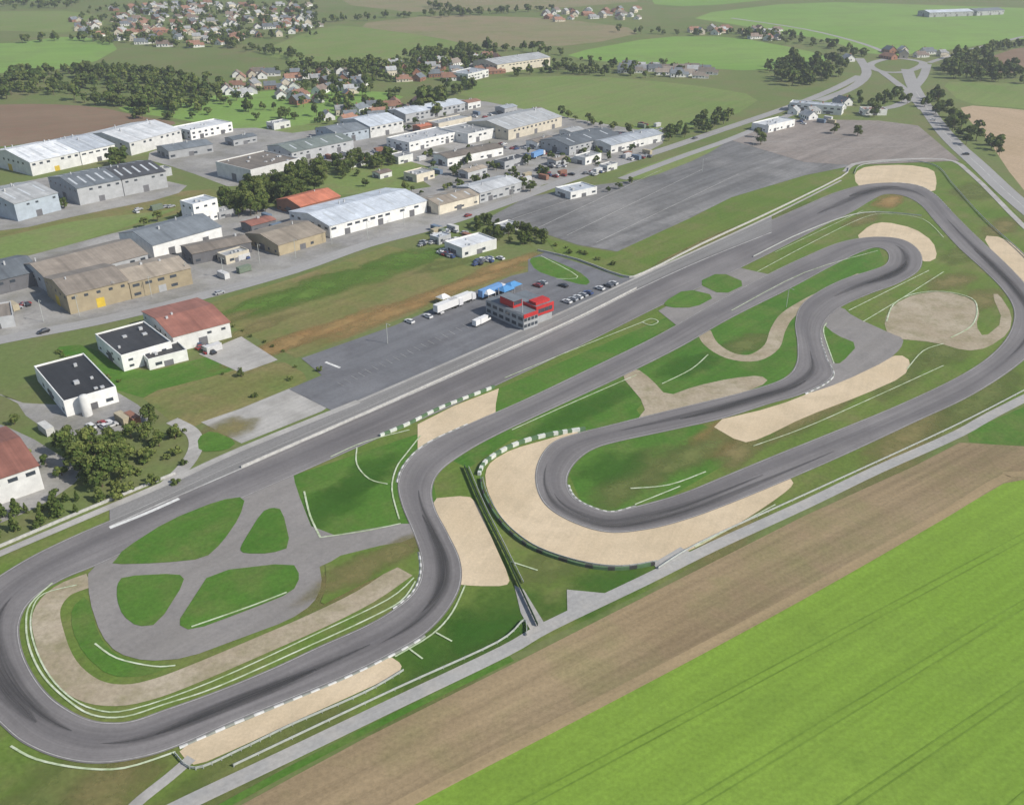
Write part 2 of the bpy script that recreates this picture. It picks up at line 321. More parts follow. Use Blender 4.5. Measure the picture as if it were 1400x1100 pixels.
f('concrete_paving',[(275,577),(330,558),(398,530),(455,552),(440,562),(330,606)],'conc',4,0)
soft('sand_patch',(315,585),12,7,'sdry',5)
strip('access_lane',[(235,575),(262,590),(268,610),(255,635),(225,665)],4.2,'conc',6)
f('grass_island',[(270,598),(290,588),(325,604),(310,616),(272,618)],'lawn',6)
g=lambda n,p,l=3,m='gravel',s=1: f(n,p,m,l,s)
g('gravel_trap',[(243,1024),(300,1000),(400,958),(480,922),(532,896),(550,908),(546,920),(500,942),(400,987),(330,1020),(268,1047),(254,1038)])
g('gravel_trap',[(585,682),(640,677),(652,688),(672,735),(698,792),(692,801),(650,801),(618,798),(600,740)])
g('gravel_trap',[(663,645),(672,630),(700,614),(750,600),(790,588),(790,600),(760,618),(745,640),(748,668),(765,695),(800,712),(850,718),(910,706),(990,678),(1065,645),(1086,658),(1080,668),(1050,690),(1000,722),(950,750),(900,768),(850,774),(800,769),(740,752),(705,730),(680,700),(665,668)])
g('gravel_trap',[(571,580),(620,555),(682,531),(678,552),(677,575),(640,590),(600,610),(571,620)],3,'gravel',0)
g('worn_gravel_path',[(846,510),(870,503),(890,518),(912,542),(950,528),(1000,517),(1040,513),(1052,522),(1010,540),(950,555),(870,575),(885,556)],3,'dirt')
strip('worn_gravel_path',[(962,452),(972,470),(998,486),(1030,489),(1055,474),(1064,450),(1078,430),(1110,410),(1150,390),(1180,376)],5.4,'dirt',3)
g('gravel_trap',[(966,578),(1060,556),(1130,528),(1200,495),(1230,484),(1246,494),(1236,515),(1180,540),(1100,570),(1040,600),(1014,606)])
g('gravel_trap',[(1168,236),(1185,227),(1240,225),(1276,231),(1281,247),(1278,264),(1240,258),(1190,260),(1170,252)])
g('gravel_trap',[(1168,326),(1190,307),(1210,303),(1250,312),(1276,330),(1282,352),(1268,359),(1250,352),(1200,332)])
g('worn_gravel_area',[(1208,438),(1222,416),(1250,402),(1290,398),(1328,408),(1340,425),(1334,445),(1345,462),(1372,440),(1356,402),(1366,402),(1384,430),(1380,455),(1350,476),(1320,480),(1280,468),(1215,462)],3,'dirt')
g('gravel_trap',[(1343,322),(1370,324),(1400,345),(1450,400),(1430,420),(1395,382),(1360,350)])
strip('worn_gravel_path',[(122,793),(85,808),(64,835),(68,870),(85,912),(120,942),(165,950),(215,940),(280,915),(350,885),(430,850),(500,815),(552,780)],5.8,'dirt',3)
# ---- the circuit
PR=[((1255,254),(1235,268)),((1220,250),(1210,266)),((1180,253),(1190,275)),((1140,264),(1165,290)),((1100,281),(1120,312)),((1050,303),(1070,338)),((960,343),(985,380)),((870,385),(900,420)),((780,430),(810,465)),((690,472),(720,508)),((600,512),(630,550)),((500,557),(530,594)),((400,600),(430,638)),((300,643),(330,682)),((200,690),(235,725)),((100,733),(140,770)),((30,768),(85,793)),((-30,810),(45,820)),((-60,860),(28,850)),((-55,915),(30,885)),((-30,960),(45,920)),((0,990),(68,950)),((30,1015),(95,970)),((75,1035),(120,982)),((130,1044),(145,987)),((190,1037),(180,985)),((245,1020),(230,968)),((320,987),(300,943)),((400,955),(375,912)),((470,926),(435,884)),((530,897),(500,855)),((580,868),(538,833)),((612,835),(565,810)),((630,800),(576,785)),((629,765),(574,755)),((612,728),(562,722)),((596,697),(549,690)),((591,670),(544,660)),((602,645),(556,632)),((635,620),(585,606)),((680,595),(640,580)),((760,557),(720,545)),((840,520),(810,502)),((930,475),(900,458)),((1000,435),(970,418)),((1080,395),(1050,375)),((1130,368),(1105,349)),((1170,348),(1150,331)),((1195,339),(1195,324)),((1210,342),(1235,328)),((1215,351),(1258,345)),((1210,362),(1258,368)),((1190,370),(1230,387)),((1155,381),(1190,402)),((1120,398),(1150,420)),((1095,418),(1128,440)),((1087,442),(1122,462)),((1090,470),(1130,490)),((1088,498),(1138,515)),((1070,518),(1100,538)),((1020,535),(1050,553)),((960,550),(990,572)),((890,567),(920,588)),((830,582),(850,603)),((790,592),(815,613)),((755,605),(793,627)),((736,630),(779,645)),((732,660),(776,663)),((745,690),(785,680)),((780,713),(805,692)),((830,728),(835,700)),((885,724),(870,692)),((940,710),(930,675)),((1000,688),(985,653)),((1080,655),(1060,622)),((1160,620),(1140,590)),((1250,578),(1230,553)),((1330,540),(1310,515)),((1395,497),(1355,485)),((1430,460),(1380,455)),((1430,425),(1386,425)),((1405,392),(1372,398)),((1375,360),(1345,370)),((1330,318),(1310,338)),((1300,288),(1280,305)),((1278,266),(1258,280))]
TL=catmull([G(a) for a,b in PR],6,True); TR=catmull([G(b) for a,b in PR],6,True)
ribbon_mesh('race_track',TL,TR,M['track'],9,True)
for E_ in (TL,TR):
    O_=TR if E_ is TL else TL
    c1=[a+(b-a).normalized()*.3 for a,b in zip(E_,O_)]; c2=[a+(b-a).normalized()*.44 for a,b in zip(E_,O_)]
    ribbon_mesh('edge_line',c1,c2,M['edge'],13,True)
for i0,i1,o0 in ((66,75,.35),(30,37,.5),(17,23,.55),(85,90,.5),(49,54,.45),(78,84,.45),(57,63,.5),(24,30,.45)):
    for k in range(2):
        w0=o0+random.uniform(-.15,.15); idx=[j%len(TL) for j in range(i0*6+k*9,i1*6-k*7)]
        a=[TL[j].lerp(TR[j],w0-.005-.18*math.sin(math.pi*t/len(idx))) for t,j in enumerate(idx)]; b=[TL[j].lerp(TR[j],w0+.005+.2*math.sin(math.pi*t/len(idx))) for t,j in enumerate(idx)]
        ribbon_mesh('tyre_marks',a,b,M['srub'],12)
f('track_link',[(1130,420),(1152,420),(1165,432),(1216,455),(1236,463),(1232,476),(1215,492),(1150,523),(1100,540),(1090,500),(1110,440)],'asph2',7,1)
f('grass_island',[(1124,442),(1142,458),(1174,471),(1150,497),(1140,497),(1130,470)],'lawn',14,1)
f('track_link',[(900,425),(990,375),(1010,366),(1050,375),(1045,385),(950,432),(925,445)],'asph2',7,0)
f('grass_island',[(906,414),(938,395),(980,405),(950,421),(914,421)],'lawn',14,1)
f('grass_island',[(952,387),(985,372),(1022,388),(988,404)],'lawn',14,1)
f('kart_area',[(120,775),(122,820),(138,868),(160,893),(200,904),(255,900),(330,872),(395,848),(428,826),(441,800),(436,768),(565,740),(568,716),(545,716),(432,736),(404,665),(400,640),(330,670),(200,735)],'asph2',6,1)
for p in ([(160,764),(168,752),(230,712),(300,684),(336,679),(328,707),(304,742),(280,764),(220,770),(152,772)],
          [(328,752),(332,742),(358,700),(372,694),(386,697),(398,748),(370,757),(334,757)],
          [(160,800),(168,788),(244,784),(254,794),(216,854),(188,857),(168,842),(160,820)],
          [(288,782),(400,769),(411,788),(400,810),(340,834),(262,863),(242,853),(262,822)]):
    f('grass_island',p,'lawn',14,1)
f('dry_grass_island',[(444,765),(540,741),(562,745),(560,768),(530,782),(470,812),(436,830),(447,800)],'grass',7,1)
soft('dry_patch',(505,772),20,6,'sdry',8)
f('grass_strip',[(120,812),(134,868),(158,897),(200,908),(240,908),(200,925),(150,925),(115,895),(98,860),(98,830)],'lawn',5,1)
W=[(150,718),(330,640),(490,570),(640,503),(780,440),(870,395),(960,354),(1055,316)]
E=[(150,690),(330,613),(490,548),(640,483),(780,421),(870,379),(960,338),(1055,294)]
ribbon_mesh('pit_lane',path(W),path(E),ground_mat('pit_concrete',(.2,.195,.19),(.235,.23,.225),None,stripe=(SANG,2,.12)),11)
strip('concrete_strip',[(-150,822),(0,757),(120,706),(240,655),(330,614),(490,549)],2.6,'conc',12)
strip('concrete_strip',[(490,549),(640,484),(780,422),(870,380),(960,339),(1055,295),(1150,247)],1.3,'conc',12)
WL=[([(150,720),(240,680),(330,641),(490,571),(640,505),(780,442),(870,397),(960,356),(1055,318)],.5,'edge'),
([(150,722),(200,702),(245,682)],1.2,'white'),
([(72,797),(42,826),(36,855),(42,890),(60,925),(90,955),(125,977),(170,980),(225,963),(300,938),(430,880),(500,848),(548,822),(568,795)],.4,'pale'),
([(105,800),(60,812),(44,835),(44,870),(62,915),(92,950),(130,970),(180,970),(290,932),(430,868),(530,820),(566,790)],.35,'pale'),
([(15,1020),(50,1038),(110,1050),(170,1050),(240,1028)],.45,'pale'),
([(540,898),(590,868),(618,838),(636,800)],.4,'pale'),
([(558,886),(578,901)],.4,'pale'),([(596,865),(618,877)],.4,'pale'),([(698,768),(735,780)],.4,'pale'),
([(416,672),(424,705),(438,735)],.5,'pale'),([(438,735),(500,726),(548,716)],.4,'pale'),
([(488,612),(488,635),(505,655),(530,662)],.4,'pale'),([(575,596),(556,620),(542,640),(536,670),(546,710)],.4,'pale'),
([(452,625),(500,604),(560,588)],.4,'pale'),
([(262,857),(340,830),(392,810)],.45,'pale'),([(130,880),(160,900),(210,911),(240,910)],.4,'pale'),
([(690,517),(780,480),(880,440)],.35,'pale'),([(700,588),(780,552),(870,513)],.35,'pale'),
([(862,668),(915,663),(965,645)],.45,'pale'),([(868,690),(930,665)],.35,'pale'),
([(905,525),(945,505),(968,485)],.4,'pale'),([(1000,425),(1100,373),(1200,343)],.35,'pale'),
([(1035,372),(1110,332),(1180,298),(1215,293),(1262,300),(1290,325)],.35,'pale'),
([(1180,440),(1230,410),(1290,372)],.4,'pale'),([(1160,425),(1220,395),(1270,370)],.35,'pale'),
([(1240,505),(1262,480),(1290,470)],.35,'pale'),([(1030,610),(1100,585),(1180,550),(1290,500)],.3,'pale'),
([(1212,440),(1222,416),(1250,402),(1290,399),(1328,408),(1336,425),(1328,446),(1300,462)],.5,'pale'),
([(950,748),(1000,722),(1060,690)],.35,'pale'),([(740,350),(790,378),(760,381)],.4,'pale'),
([(878,441),(890,436),(900,440),(890,445),(878,441)],.4,'pale'),([(445,495),(465,503)],1.0,'white'),
([(1130,442),(1126,455),(1140,497)],.4,'pale'),([(1060,345),(1180,288)],.3,'pale')]
for p,w,mm in WL: strip('painted_line',p,w,mm,16)
for i in range(22):
    t=i/21; a=(470+t*200,528-t*92); strip('parking_bay_line',[a,(a[0]-9,a[1]-5)],.12,'edge',16,0)
strip('footpath',[(262,1036),(232,1062),(185,1100),(150,1140)],2.2,'conc',6)
f('concrete_apron',[(703,800),(716,806),(748,858),(728,866),(712,838)],'service',6,0)
f('concrete_apron',[(775,806),(838,812),(800,838),(776,850)],'service',6,0)
f('concrete_apron',[(893,770),(930,748),(948,757),(905,790)],'service',6,0)
kw=plain('kerb_white',(.52,.52,.5),.2); kg=plain('kerb_grey',(.24,.25,.22),.2)
def kerb(i0,i1,E,O,name='track_kerb'):
    n=len(E); v=[];fs=[];mi=[]; k=0
    for j in range(i0*6,i1*6):
        a,b=E[j%n],E[(j+1)%n]; na=(a-O[j%n]).normalized(); nb=(b-O[(j+1)%n]).normalized()
        L=(b-a).length; m_=max(1,round(L/1.8))
        for q in range(m_):
            t0,t1=q/m_,(q+1)/m_
            p0=a.lerp(b,t0);p1=a.lerp(b,t1);n0=na.lerp(nb,t0);n1=na.lerp(nb,t1)
            base=len(v)
            for P,Nn in ((p0,n0),(p1,n1)):
                v+=[(P.x,P.y,.0),(P.x,P.y,.17),(P.x+Nn.x*.35,P.y+Nn.y*.35,.23),(P.x+Nn.x*.7,P.y+Nn.y*.7,.0)]
            for h in range(3): fs.append((base+h,base+h+1,base+5+h,base+4+h))
            mi+=[k%2]*3; k+=1
    mk(name,v,fs,[kw,kg],mi)
kerb(26,31,TL,TR); kerb(31,34,TR,TL); kerb(37,40,TR,TL); kerb(67,71,TR,TL); kerb(84,87,TL,TR); kerb(56,59,TR,TL)
settle()
# ---------------------------------------------------------------- barriers
def barrier(name,pts,h,t,mats,seg=2.0,sm=5,z0=0):
    p=path(pts,sm); v=[];fs=[];mi=[];k=0
    q=[p[0]]
    for a,b in zip(p[:-1],p[1:]):
        n=max(1,round((b-a).length/seg))
        for i in range(n): q.append(a.lerp(b,(i+1)/n))
    A=offs(q,t/2);B=offs(q,-t/2)
    for i in range(len(q)-1):
        b0=len(v)
        for X in (A[i],B[i],A[i+1],B[i+1]): v+=[(X.x,X.y,z0),(X.x,X.y,h)]
        fs+=[(b0,b0+4,b0+5,b0+1),(b0+2,b0+3,b0+7,b0+6),(b0+1,b0+5,b0+7,b0+3)]
        mi+=[k%len(mats)]*3; k+=1
        if i==0: fs.append((b0,b0+1,b0+3,b0+2)); mi.append(0)
        if i==len(q)-2: fs.append((b0+4,b0+6,b0+7,b0+5)); mi.append(0)
    return mk(name,v,fs,mats,mi)
def guardrail(pts,name='guardrail',h=.85,mat='galv'):
    e=bpy.data.objects.new(name,None); link(e)
    p=path(pts,5); A=offs(p,.06);B=offs(p,-.06)
    v=[];fs=[]
    for i in range(len(p)):
        for X,z in ((A[i],.35),(A[i],h),(B[i],h),(B[i],.35)): v.append((X.x,X.y,z))
        if i:
            a=(i-1)*4;b=i*4
            for k in range(4): fs.append((a+k,b+k,b+(k+1)%4,a+(k+1)%4))
    mk('rail',v,fs,M[mat],None,e)
    v=[];fs=[]
    for a,b in zip(p[:-1],p[1:]):
        n=max(1,int((b-a).length/4))
        for i in range(n):
            c=a.lerp(b,i/n); k=len(v); s=.08
            for dz in (0,h+.05):
                for dx,dy in ((-s,-s),(s,-s),(s,s),(-s,s)): v.append((c.x+dx,c.y+dy,dz))
            for j in range(4): fs.append((k+j,k+(j+1)%4,k+4+(j+1)%4,k+4+j))
    mk('posts',v,fs,M[mat],None,e)
M['galv']=plain('galvanised_steel',(.4,.42,.4),.2,1,.5,.5)
M['fence']=plain('green_fence_mesh',(.06,.1,.05),.2,1)
M['cw']=plain('concrete_wall',(.42,.415,.4),.25,1)
M['tyreW']=plain('tyre_white',(.55,.57,.53),.2,1); M['tyreG']=plain('tyre_green',(.09,.16,.08),.2,1); M['tyreB']=plain('tyre_black',(.05,.05,.05),.2,1)
barrier('pit_wall',W[1:6],.9,.25,[M['cw']],5)
barrier('tyre_wall',[(655,650),(665,632),(700,611),(745,597),(800,588)],1.1,.9,[M['tyreW'],M['tyreG']],1.9)
barrier('tyre_wall',[(520,597),(560,580),(600,560),(640,544),(676,530)],1.0,.6,[M['tyreW'],M['tyreG']],1.9)
barrier('tyre_wall',[(657,655),(662,678),(682,712),(708,738),(742,757),(800,775),(850,779),(895,772)],.9,.4,[M['tyreG'],M['tyreB'],M['tyreG']],4)
guardrail([(635,640),(656,690),(686,750),(711,805),(735,857)],'boundary_fence',1.25,'fence')
guardrail([(641,640),(662,690),(692,750),(716,798)],'guardrail',.75)
guardrail([(660,655),(666,676),(684,708),(710,734),(744,754),(800,771),(850,776),(898,769)])
guardrail([(1168,238),(1180,226),(1240,221),(1280,228),(1300,250)])
guardrail([(1300,250),(1345,300),(1400,350),(1440,400)])
guardrail([(240,1032),(268,1052),(330,1026),(400,992),(500,948),(552,918)])
guardrail([(1030,352),(1100,318),(1180,292),(1260,296)])
guardrail([(320,1048),(540,944),(680,880),(716,850),(720,870)])
guardrail([(900,778),(960,742),(1100,678),(1300,586),(1400,535)])
barrier('concrete_barrier',[(735,343),(790,356),(850,378),(880,374),(960,334),(1055,290),(1150,243),(1160,230)],.9,.3,[M['cw']],5,3)
barrier('concrete_barrier',[(-120,800),(0,748),(120,697),(240,648)],.8,.3,[M['cw']],5,3)
def boxv(x0,x1,y0,y1,z0,z1,V,Fc,MI,m=0,bottom=False):
    b=len(V)
    V+=[(x0,y0,z0),(x1,y0,z0),(x1,y1,z0),(x0,y1,z0),(x0,y0,z1),(x1,y0,z1),(x1,y1,z1),(x0,y1,z1)]
    q=[(b,b+1,b+5,b+4),(b+1,b+2,b+6,b+5),(b+2,b+3,b+7,b+6),(b+3,b,b+4,b+7),(b+4,b+5,b+6,b+7)]
    if bottom: q.append((b+3,b+2,b+1,b))
    Fc+=q; MI+=[m]*len(q)
GL=plain('window_glass',(.05,.06,.075),.2,.5,.15,.6)
WM={k:plain('wall_'+k,c,.16,.3,rnd=.2) for k,c in dict(white=(.7,.7,.68),grey=(.4,.41,.42),blue=(.36,.41,.46),tan=(.36,.3,.2),cream=(.58,.53,.43),brick=(.3,.15,.1),dark=(.14,.14,.15),red=(.45,.03,.03),yellow=(.6,.43,.05)).items()}
RM={k:roof_mat('roof_'+k,c) for k,c in dict(white=(.6,.62,.64),grey=(.34,.35,.355),lblue=(.47,.51,.56),dark=(.065,.067,.073),black=(.045,.045,.048),red=(.27,.12,.09),brown=(.22,.19,.16),orange=(.42,.15,.09),slate=(.16,.18,.2),green=(.24,.28,.26),tan=(.35,.3,.24),tile=(.27,.15,.105),tile2=(.2,.155,.13)).items()}
RT=plain('skylight_panel',(.5,.53,.55),.15,.5,.3,.5)
METAL=plain('rooftop_unit_metal',(.42,.43,.44),.15,1)
def building(name,p1,p2,depth,h,roof='gable',wall='white',rf='grey',rise=None,win=True,sky=0,doors=1,doorc='dark'):
    a=G(p1);b=G(p2); L=(b-a).length; ang=math.atan2((b-a).y,(b-a).x)
    e=bpy.data.objects.new(name,None); link(e); e.location=(a.x,a.y,0); e.rotation_euler=(0,0,ang)
    D=depth; rise=D*.09 if rise is None else rise
    V=[];Fc=[];MI=[]; r=random.Random(int(L*100))
    if roof=='gable':
        V+=[(0,0,0),(L,0,0),(L,D,0),(0,D,0),(0,0,h),(L,0,h),(L,D,h),(0,D,h),(0,D/2,h+rise),(L,D/2,h+rise)]
        Fc+=[(0,1,5,4),(1,2,6,9,5),(2,3,7,6),(3,0,4,8,7)]; MI+=[0]*4
        mk('walls',V,Fc,WM[wall],MI,e)
        o=.35;t=.2; dz=rise/(D/2)*o
        v=[(-o,-o,h-dz+.03),(L+o,-o,h-dz+.03),(L+o,D/2,h+rise+.03),(-o,D/2,h+rise+.03),(L+o,D+o,h-dz+.03),(-o,D+o,h-dz+.03)]
        v+=[(x,y,z+t) for x,y,z in v]
        fs=[(6,7,8,9),(9,8,10,11),(0,1,7,6),(1,2,8,7),(2,4,10,8),(4,5,11,10),(5,3,9,11),(3,0,6,9),(0,3,2,1),(3,5,4,2)]
        mk('roof',v,fs,RM[rf],None,e)
        z=lambda y:(h+rise*(1-abs(y-D/2)/(D/2)))+.03+t+.05
        if sky:
            v=[];fs=[]
            for i in range(sky):
                xx=L*(i+.5)/sky
                for y0,y1 in ((D*.12,D*.4),(D*.6,D*.88)):
                    k=len(v); v+=[(xx-.55,y0,z(y0)),(xx+.55,y0,z(y0)),(xx+.55,y1,z(y1)),(xx-.55,y1,z(y1))]; fs.append((k,k+1,k+2,k+3))
            mk('skylights',v,fs,RT,None,e)
        V=[];Fc=[];MI=[]
        for i in range(r.randint(1,4)):
            x=r.uniform(2,max(3,L-3)); y=r.uniform(D*.35,D*.65); s=r.uniform(.4,.9); boxv(x,x+s,y,y+s,z(D*.3)-.5,z(D*.5)+r.uniform(.4,1),V,Fc,MI)
        mk('roof_vents',V,Fc,METAL,MI,e)
    else:
        boxv(0,L,0,D,0,h,V,Fc,MI)
        for x0,x1,y0,y1 in ((0,L,0,.3),(0,L,D-.3,D),(0,.3,.3,D-.3),(L-.3,L,.3,D-.3)): boxv(x0,x1,y0,y1,h+.002,h+.6,V,Fc,MI)
        mk('walls',V,Fc,WM[wall],MI,e)
        mk('roof',[(.3,.3,h+.05),(L-.3,.3,h+.05),(L-.3,D-.3,h+.05),(.3,D-.3,h+.05)],[(0,1,2,3)],RM[rf],None,e)
        V=[];Fc=[];MI=[]
        for i in range(max(3,int(L*D/90))):
            x=r.uniform(1.5,L-3.5);y=r.uniform(1.5,D-3.5);s=r.uniform(.6,1.8); boxv(x,x+s,y,y+s*.9,h+.06,h+.06+r.uniform(.4,1.1),V,Fc,MI)
        mk('rooftop_units',V,Fc,METAL,MI,e)
        if sky:
            V=[];Fc=[];MI=[]
            for i in range(sky):
                for j in range(2):
                    x=L*(i+.5)/sky; y=D*(.3+.4*j); boxv(x-.6,x+.6,y-1.2,y+1.2,h+.06,h+.3,V,Fc,MI)
            mk('skylights',V,Fc,RT,MI,e)
    if win:
        V=[];Fc=[];MI=[]
        fl=[1.1] if h<5.5 else [1.1,h-2.2]
        if h>5.5 and D>24: fl=[h-2.2]
        nx=max(2,int(L/4.5)); ny=max(2,int(D/5)); ww=r.uniform(.7,1.5); wh=r.uniform(.8,1.3)
        for z_ in fl:
            for i in range(nx):
                x=L*(i+.5)/nx
                if z_<2 and doors and i%3==1: continue
                if r.random()<.2: continue
                boxv(x-ww,x+ww,-.05,.02,z_,z_+wh,V,Fc,MI); boxv(x-ww,x+ww,D-.02,D+.05,z_,z_+wh,V,Fc,MI)
            for i in range(ny):
                if r.random()<.3: continue
                y=D*(i+.5)/ny
                boxv(-.05,.02,y-ww*.8,y+ww*.8,z_,z_+wh,V,Fc,MI); boxv(L-.02,L+.05,y-ww*.8,y+ww*.8,z_,z_+wh,V,Fc,MI)
        mk('windows',V,Fc,GL,MI,e)
    if doors:
        V=[];Fc=[];MI=[]
        dh=min(4,h*.6)
        nd=max(1,int(L/16)) if doors==1 else doors
        for i in range(nd):
            x=L*(i+.5)/nd; boxv(x-1.6,x+1.6,-.08,.02,0.02,dh*r.uniform(.7,1),V,Fc,MI)
        boxv(-.08,.02,D*.5-2,D*.5+2,.02,dh,V,Fc,MI)
        mk('doors',V,Fc,WM[doorc],MI,e)
    return e
B=building
B('warehouse',(45,241),(112,226),46,8,'gable','white','white',sky=4,doorc='yellow')
B('warehouse',(113,226),(160,215),44,8,'gable','white','lblue',sky=3)
B('warehouse',(180,213),(250,194),46,8,'gable','white','white',sky=5,doors=0)
B('warehouse',(110,281),(170,268),34,9,'gable','grey','slate',sky=5)
B('warehouse',(171,268),(230,256),34,9,'gable','grey','dark',sky=5)
B('warehouse',(25,303),(84,287),36,9,'gable','blue','grey',sky=3)
B('white_warehouse',(345,253),(411,236),32,8,'flat','white','brown',win=False)
B('industrial_hall',(70,402),(205,365),28,6,'gable','grey','brown',rise=3.5)
B('industrial_hall',(-20,408),(60,388),26,6,'gable','dark','slate',rise=3)
B('industrial_hall',(212,355),(305,328),28,6.5,'gable','white','slate',rise=3.5,win=False)
B('white_office_building',(268,308),(301,299),11,10,'flat','white','lblue')
B('workshop_hall',(97,430),(180,409),26,8,'gable','tan','brown',rise=2.6,doorc='yellow')
B('workshop_hall',(181,409),(264,388),22,7,'gable','tan','tan',rise=2.2,doorc='grey')
B('workshop_shed',(265,362),(345,345),14,5,'gable','dark','brown')
B('showroom_building',(170,508),(238,488),24,5.5,'flat','white','black')
B('red_roof_workshop',(240,482),(317,461),30,6,'gable','white','red',rise=2)
B('annex_building',(205,506),(258,492),9,3.5,'flat','white','black')
B('office_building',(92,570),(163,549),32,5,'flat','white','black')
B('red_roof_warehouse',(-90,722),(61,668),28,7.5,'gable','white','red',rise=2.5)
B('long_warehouse',(452,326),(584,290),34,6,'gable','white','lblue',rise=2.6,sky=5)
B('red_roof_house',(412,296),(466,281),20,5,'gable','brick','orange',rise=2.5)
B('industrial_hall',(382,350),(446,331),26,5,'gable','tan','tan',rise=2.4)
B('long_warehouse',(600,294),(655,279),16,5,'gable','cream','tan',rise=1.6,sky=3)
B('long_warehouse',(656,278),(713,262),18,5.5,'gable','grey','white',rise=1.6)
B('white_office_building',(632,353),(679,340),13,4.2,'flat','white','white')
B('sanitary_building',(780,273),(816,265),13,3.5,'flat','white','lblue')
B('industrial_hall',(400,222),(484,204),26,6,'gable','grey','green',sky=4)
B('industrial_hall',(462,197),(505,189),26,6.5,'gable','blue','slate')
B('industrial_hall',(507,189),(552,180),34,7.5,'gable','white','lblue',sky=3)
B('workshop_hall',(560,208),(628,192),22,5.5,'flat','white','white')
B('industrial_hall',(695,192),(768,173),38,7,'gable','cream','grey',sky=4)
B('workshop_hall',(640,197),(692,185),28,6,'flat','white','grey')
B('workshop_hall',(612,228),(688,212),14,5,'gable','white','brown')
B('industrial_hall',(778,213),(846,196),25,6,'gable','grey','slate',sky=3)
B('workshop_hall',(835,210),(906,193),18,5,'gable','white','lblue',sky=3)
B('white_warehouse',(262,192),(319,180),20,6,'flat','white','white')
B('workshop_hall',(232,218),(292,208),18,5,'gable','grey','slate')
B('workshop_hall',(555,168),(636,152),22,6,'gable','grey','lblue')
B('workshop_hall',(600,180),(645,170),12,5,'flat','cream','grey')
B('factory_building',(680,101),(752,90),34,8,'gable','cream','grey',sky=3)
B('factory_building',(640,112),(668,105),20,6,'flat','white','lblue')
B('restaurant_building',(1050,182),(1086,173),14,4.5,'flat','white','white')
B('hotel_building',(1078,152),(1150,158),12,6,'flat','white','lblue')
B('farm_shed',(1270,24),(1330,22),26,6,'gable','grey','lblue')
B('farm_shed',(1335,22),(1372,20),26,6,'gable','grey','slate')
B('small_workshop',(-30,455),(22,446),16,4,'flat','grey','brown')
B('small_workshop',(1180,158),(1212,158),10,4,'flat','white','tile')
def unG(b):
    t=b.y*C_+H*S_; return (700+F*b.x/t,550+F*(H*C_-b.y*S_)/t)
for p,w,d,h,ro,wa,rf in [((800,226),16,9,4,'flat','white','grey'),((690,232),20,9,4,'flat','grey','dark'),((570,250),14,11,4,'flat','cream','grey'),((735,205),18,10,4.5,'gable','white','brown'),((480,230),12,9,3.5,'gable','white','orange'),((545,225),12,10,4,'flat','white','grey'),((640,245),16,8,4,'gable','grey','tan'),((780,190),14,10,4.5,'gable','white','grey'),((575,182),12,8,4,'gable','brick','orange'),((520,245),9,7,3,'gable','white','tile2'),((320,200),18,10,4,'gable','grey','slate'),((375,178),14,9,4,'flat','white','grey'),((300,300),10,8,3,'flat','grey','grey'),((345,320),14,9,4,'gable','dark','red'),((20,395),10,7,3,'flat','grey','brown'),((310,362),12,7,3.5,'flat','cream','grey'),((690,320),10,7,3,'flat','white','grey'),((600,335),8,6,3,'flat','grey','lblue'),((760,228),12,7,3.5,'gable','grey','brown'),((830,235),10,6,3,'flat','white','grey'),((210,245),12,8,4,'flat','grey','grey'),((640,150),14,10,5,'gable','white','tile'),((690,158),14,10,5,'gable','grey','lblue'),((730,160),12,9,4,'gable','cream','tile2')]:
    a=G(p); b=a+Vector((math.cos(SANG),math.sin(SANG)))*w
    B('small_workshop',p,unG(b),d,h,ro,wa,rf)
def tank(p,r,h):
    c=G(p); v=[];fs=[];n=24
    for rr,z in [(r,0),(r,h),(r*.7,h+.4),(0.05,h+.6)]:
        for i in range(n): v.append((c.x+rr*math.cos(6.2832*i/n),c.y+rr*math.sin(6.2832*i/n),z))
    for k in range(3):
        for i in range(n): fs.append((k*n+i,k*n+(i+1)%n,(k+1)*n+(i+1)%n,(k+1)*n+i))
    mk('storage_silo',v,fs,WM['white'],None,None,True)
tank((120,567),1.5,6.5)
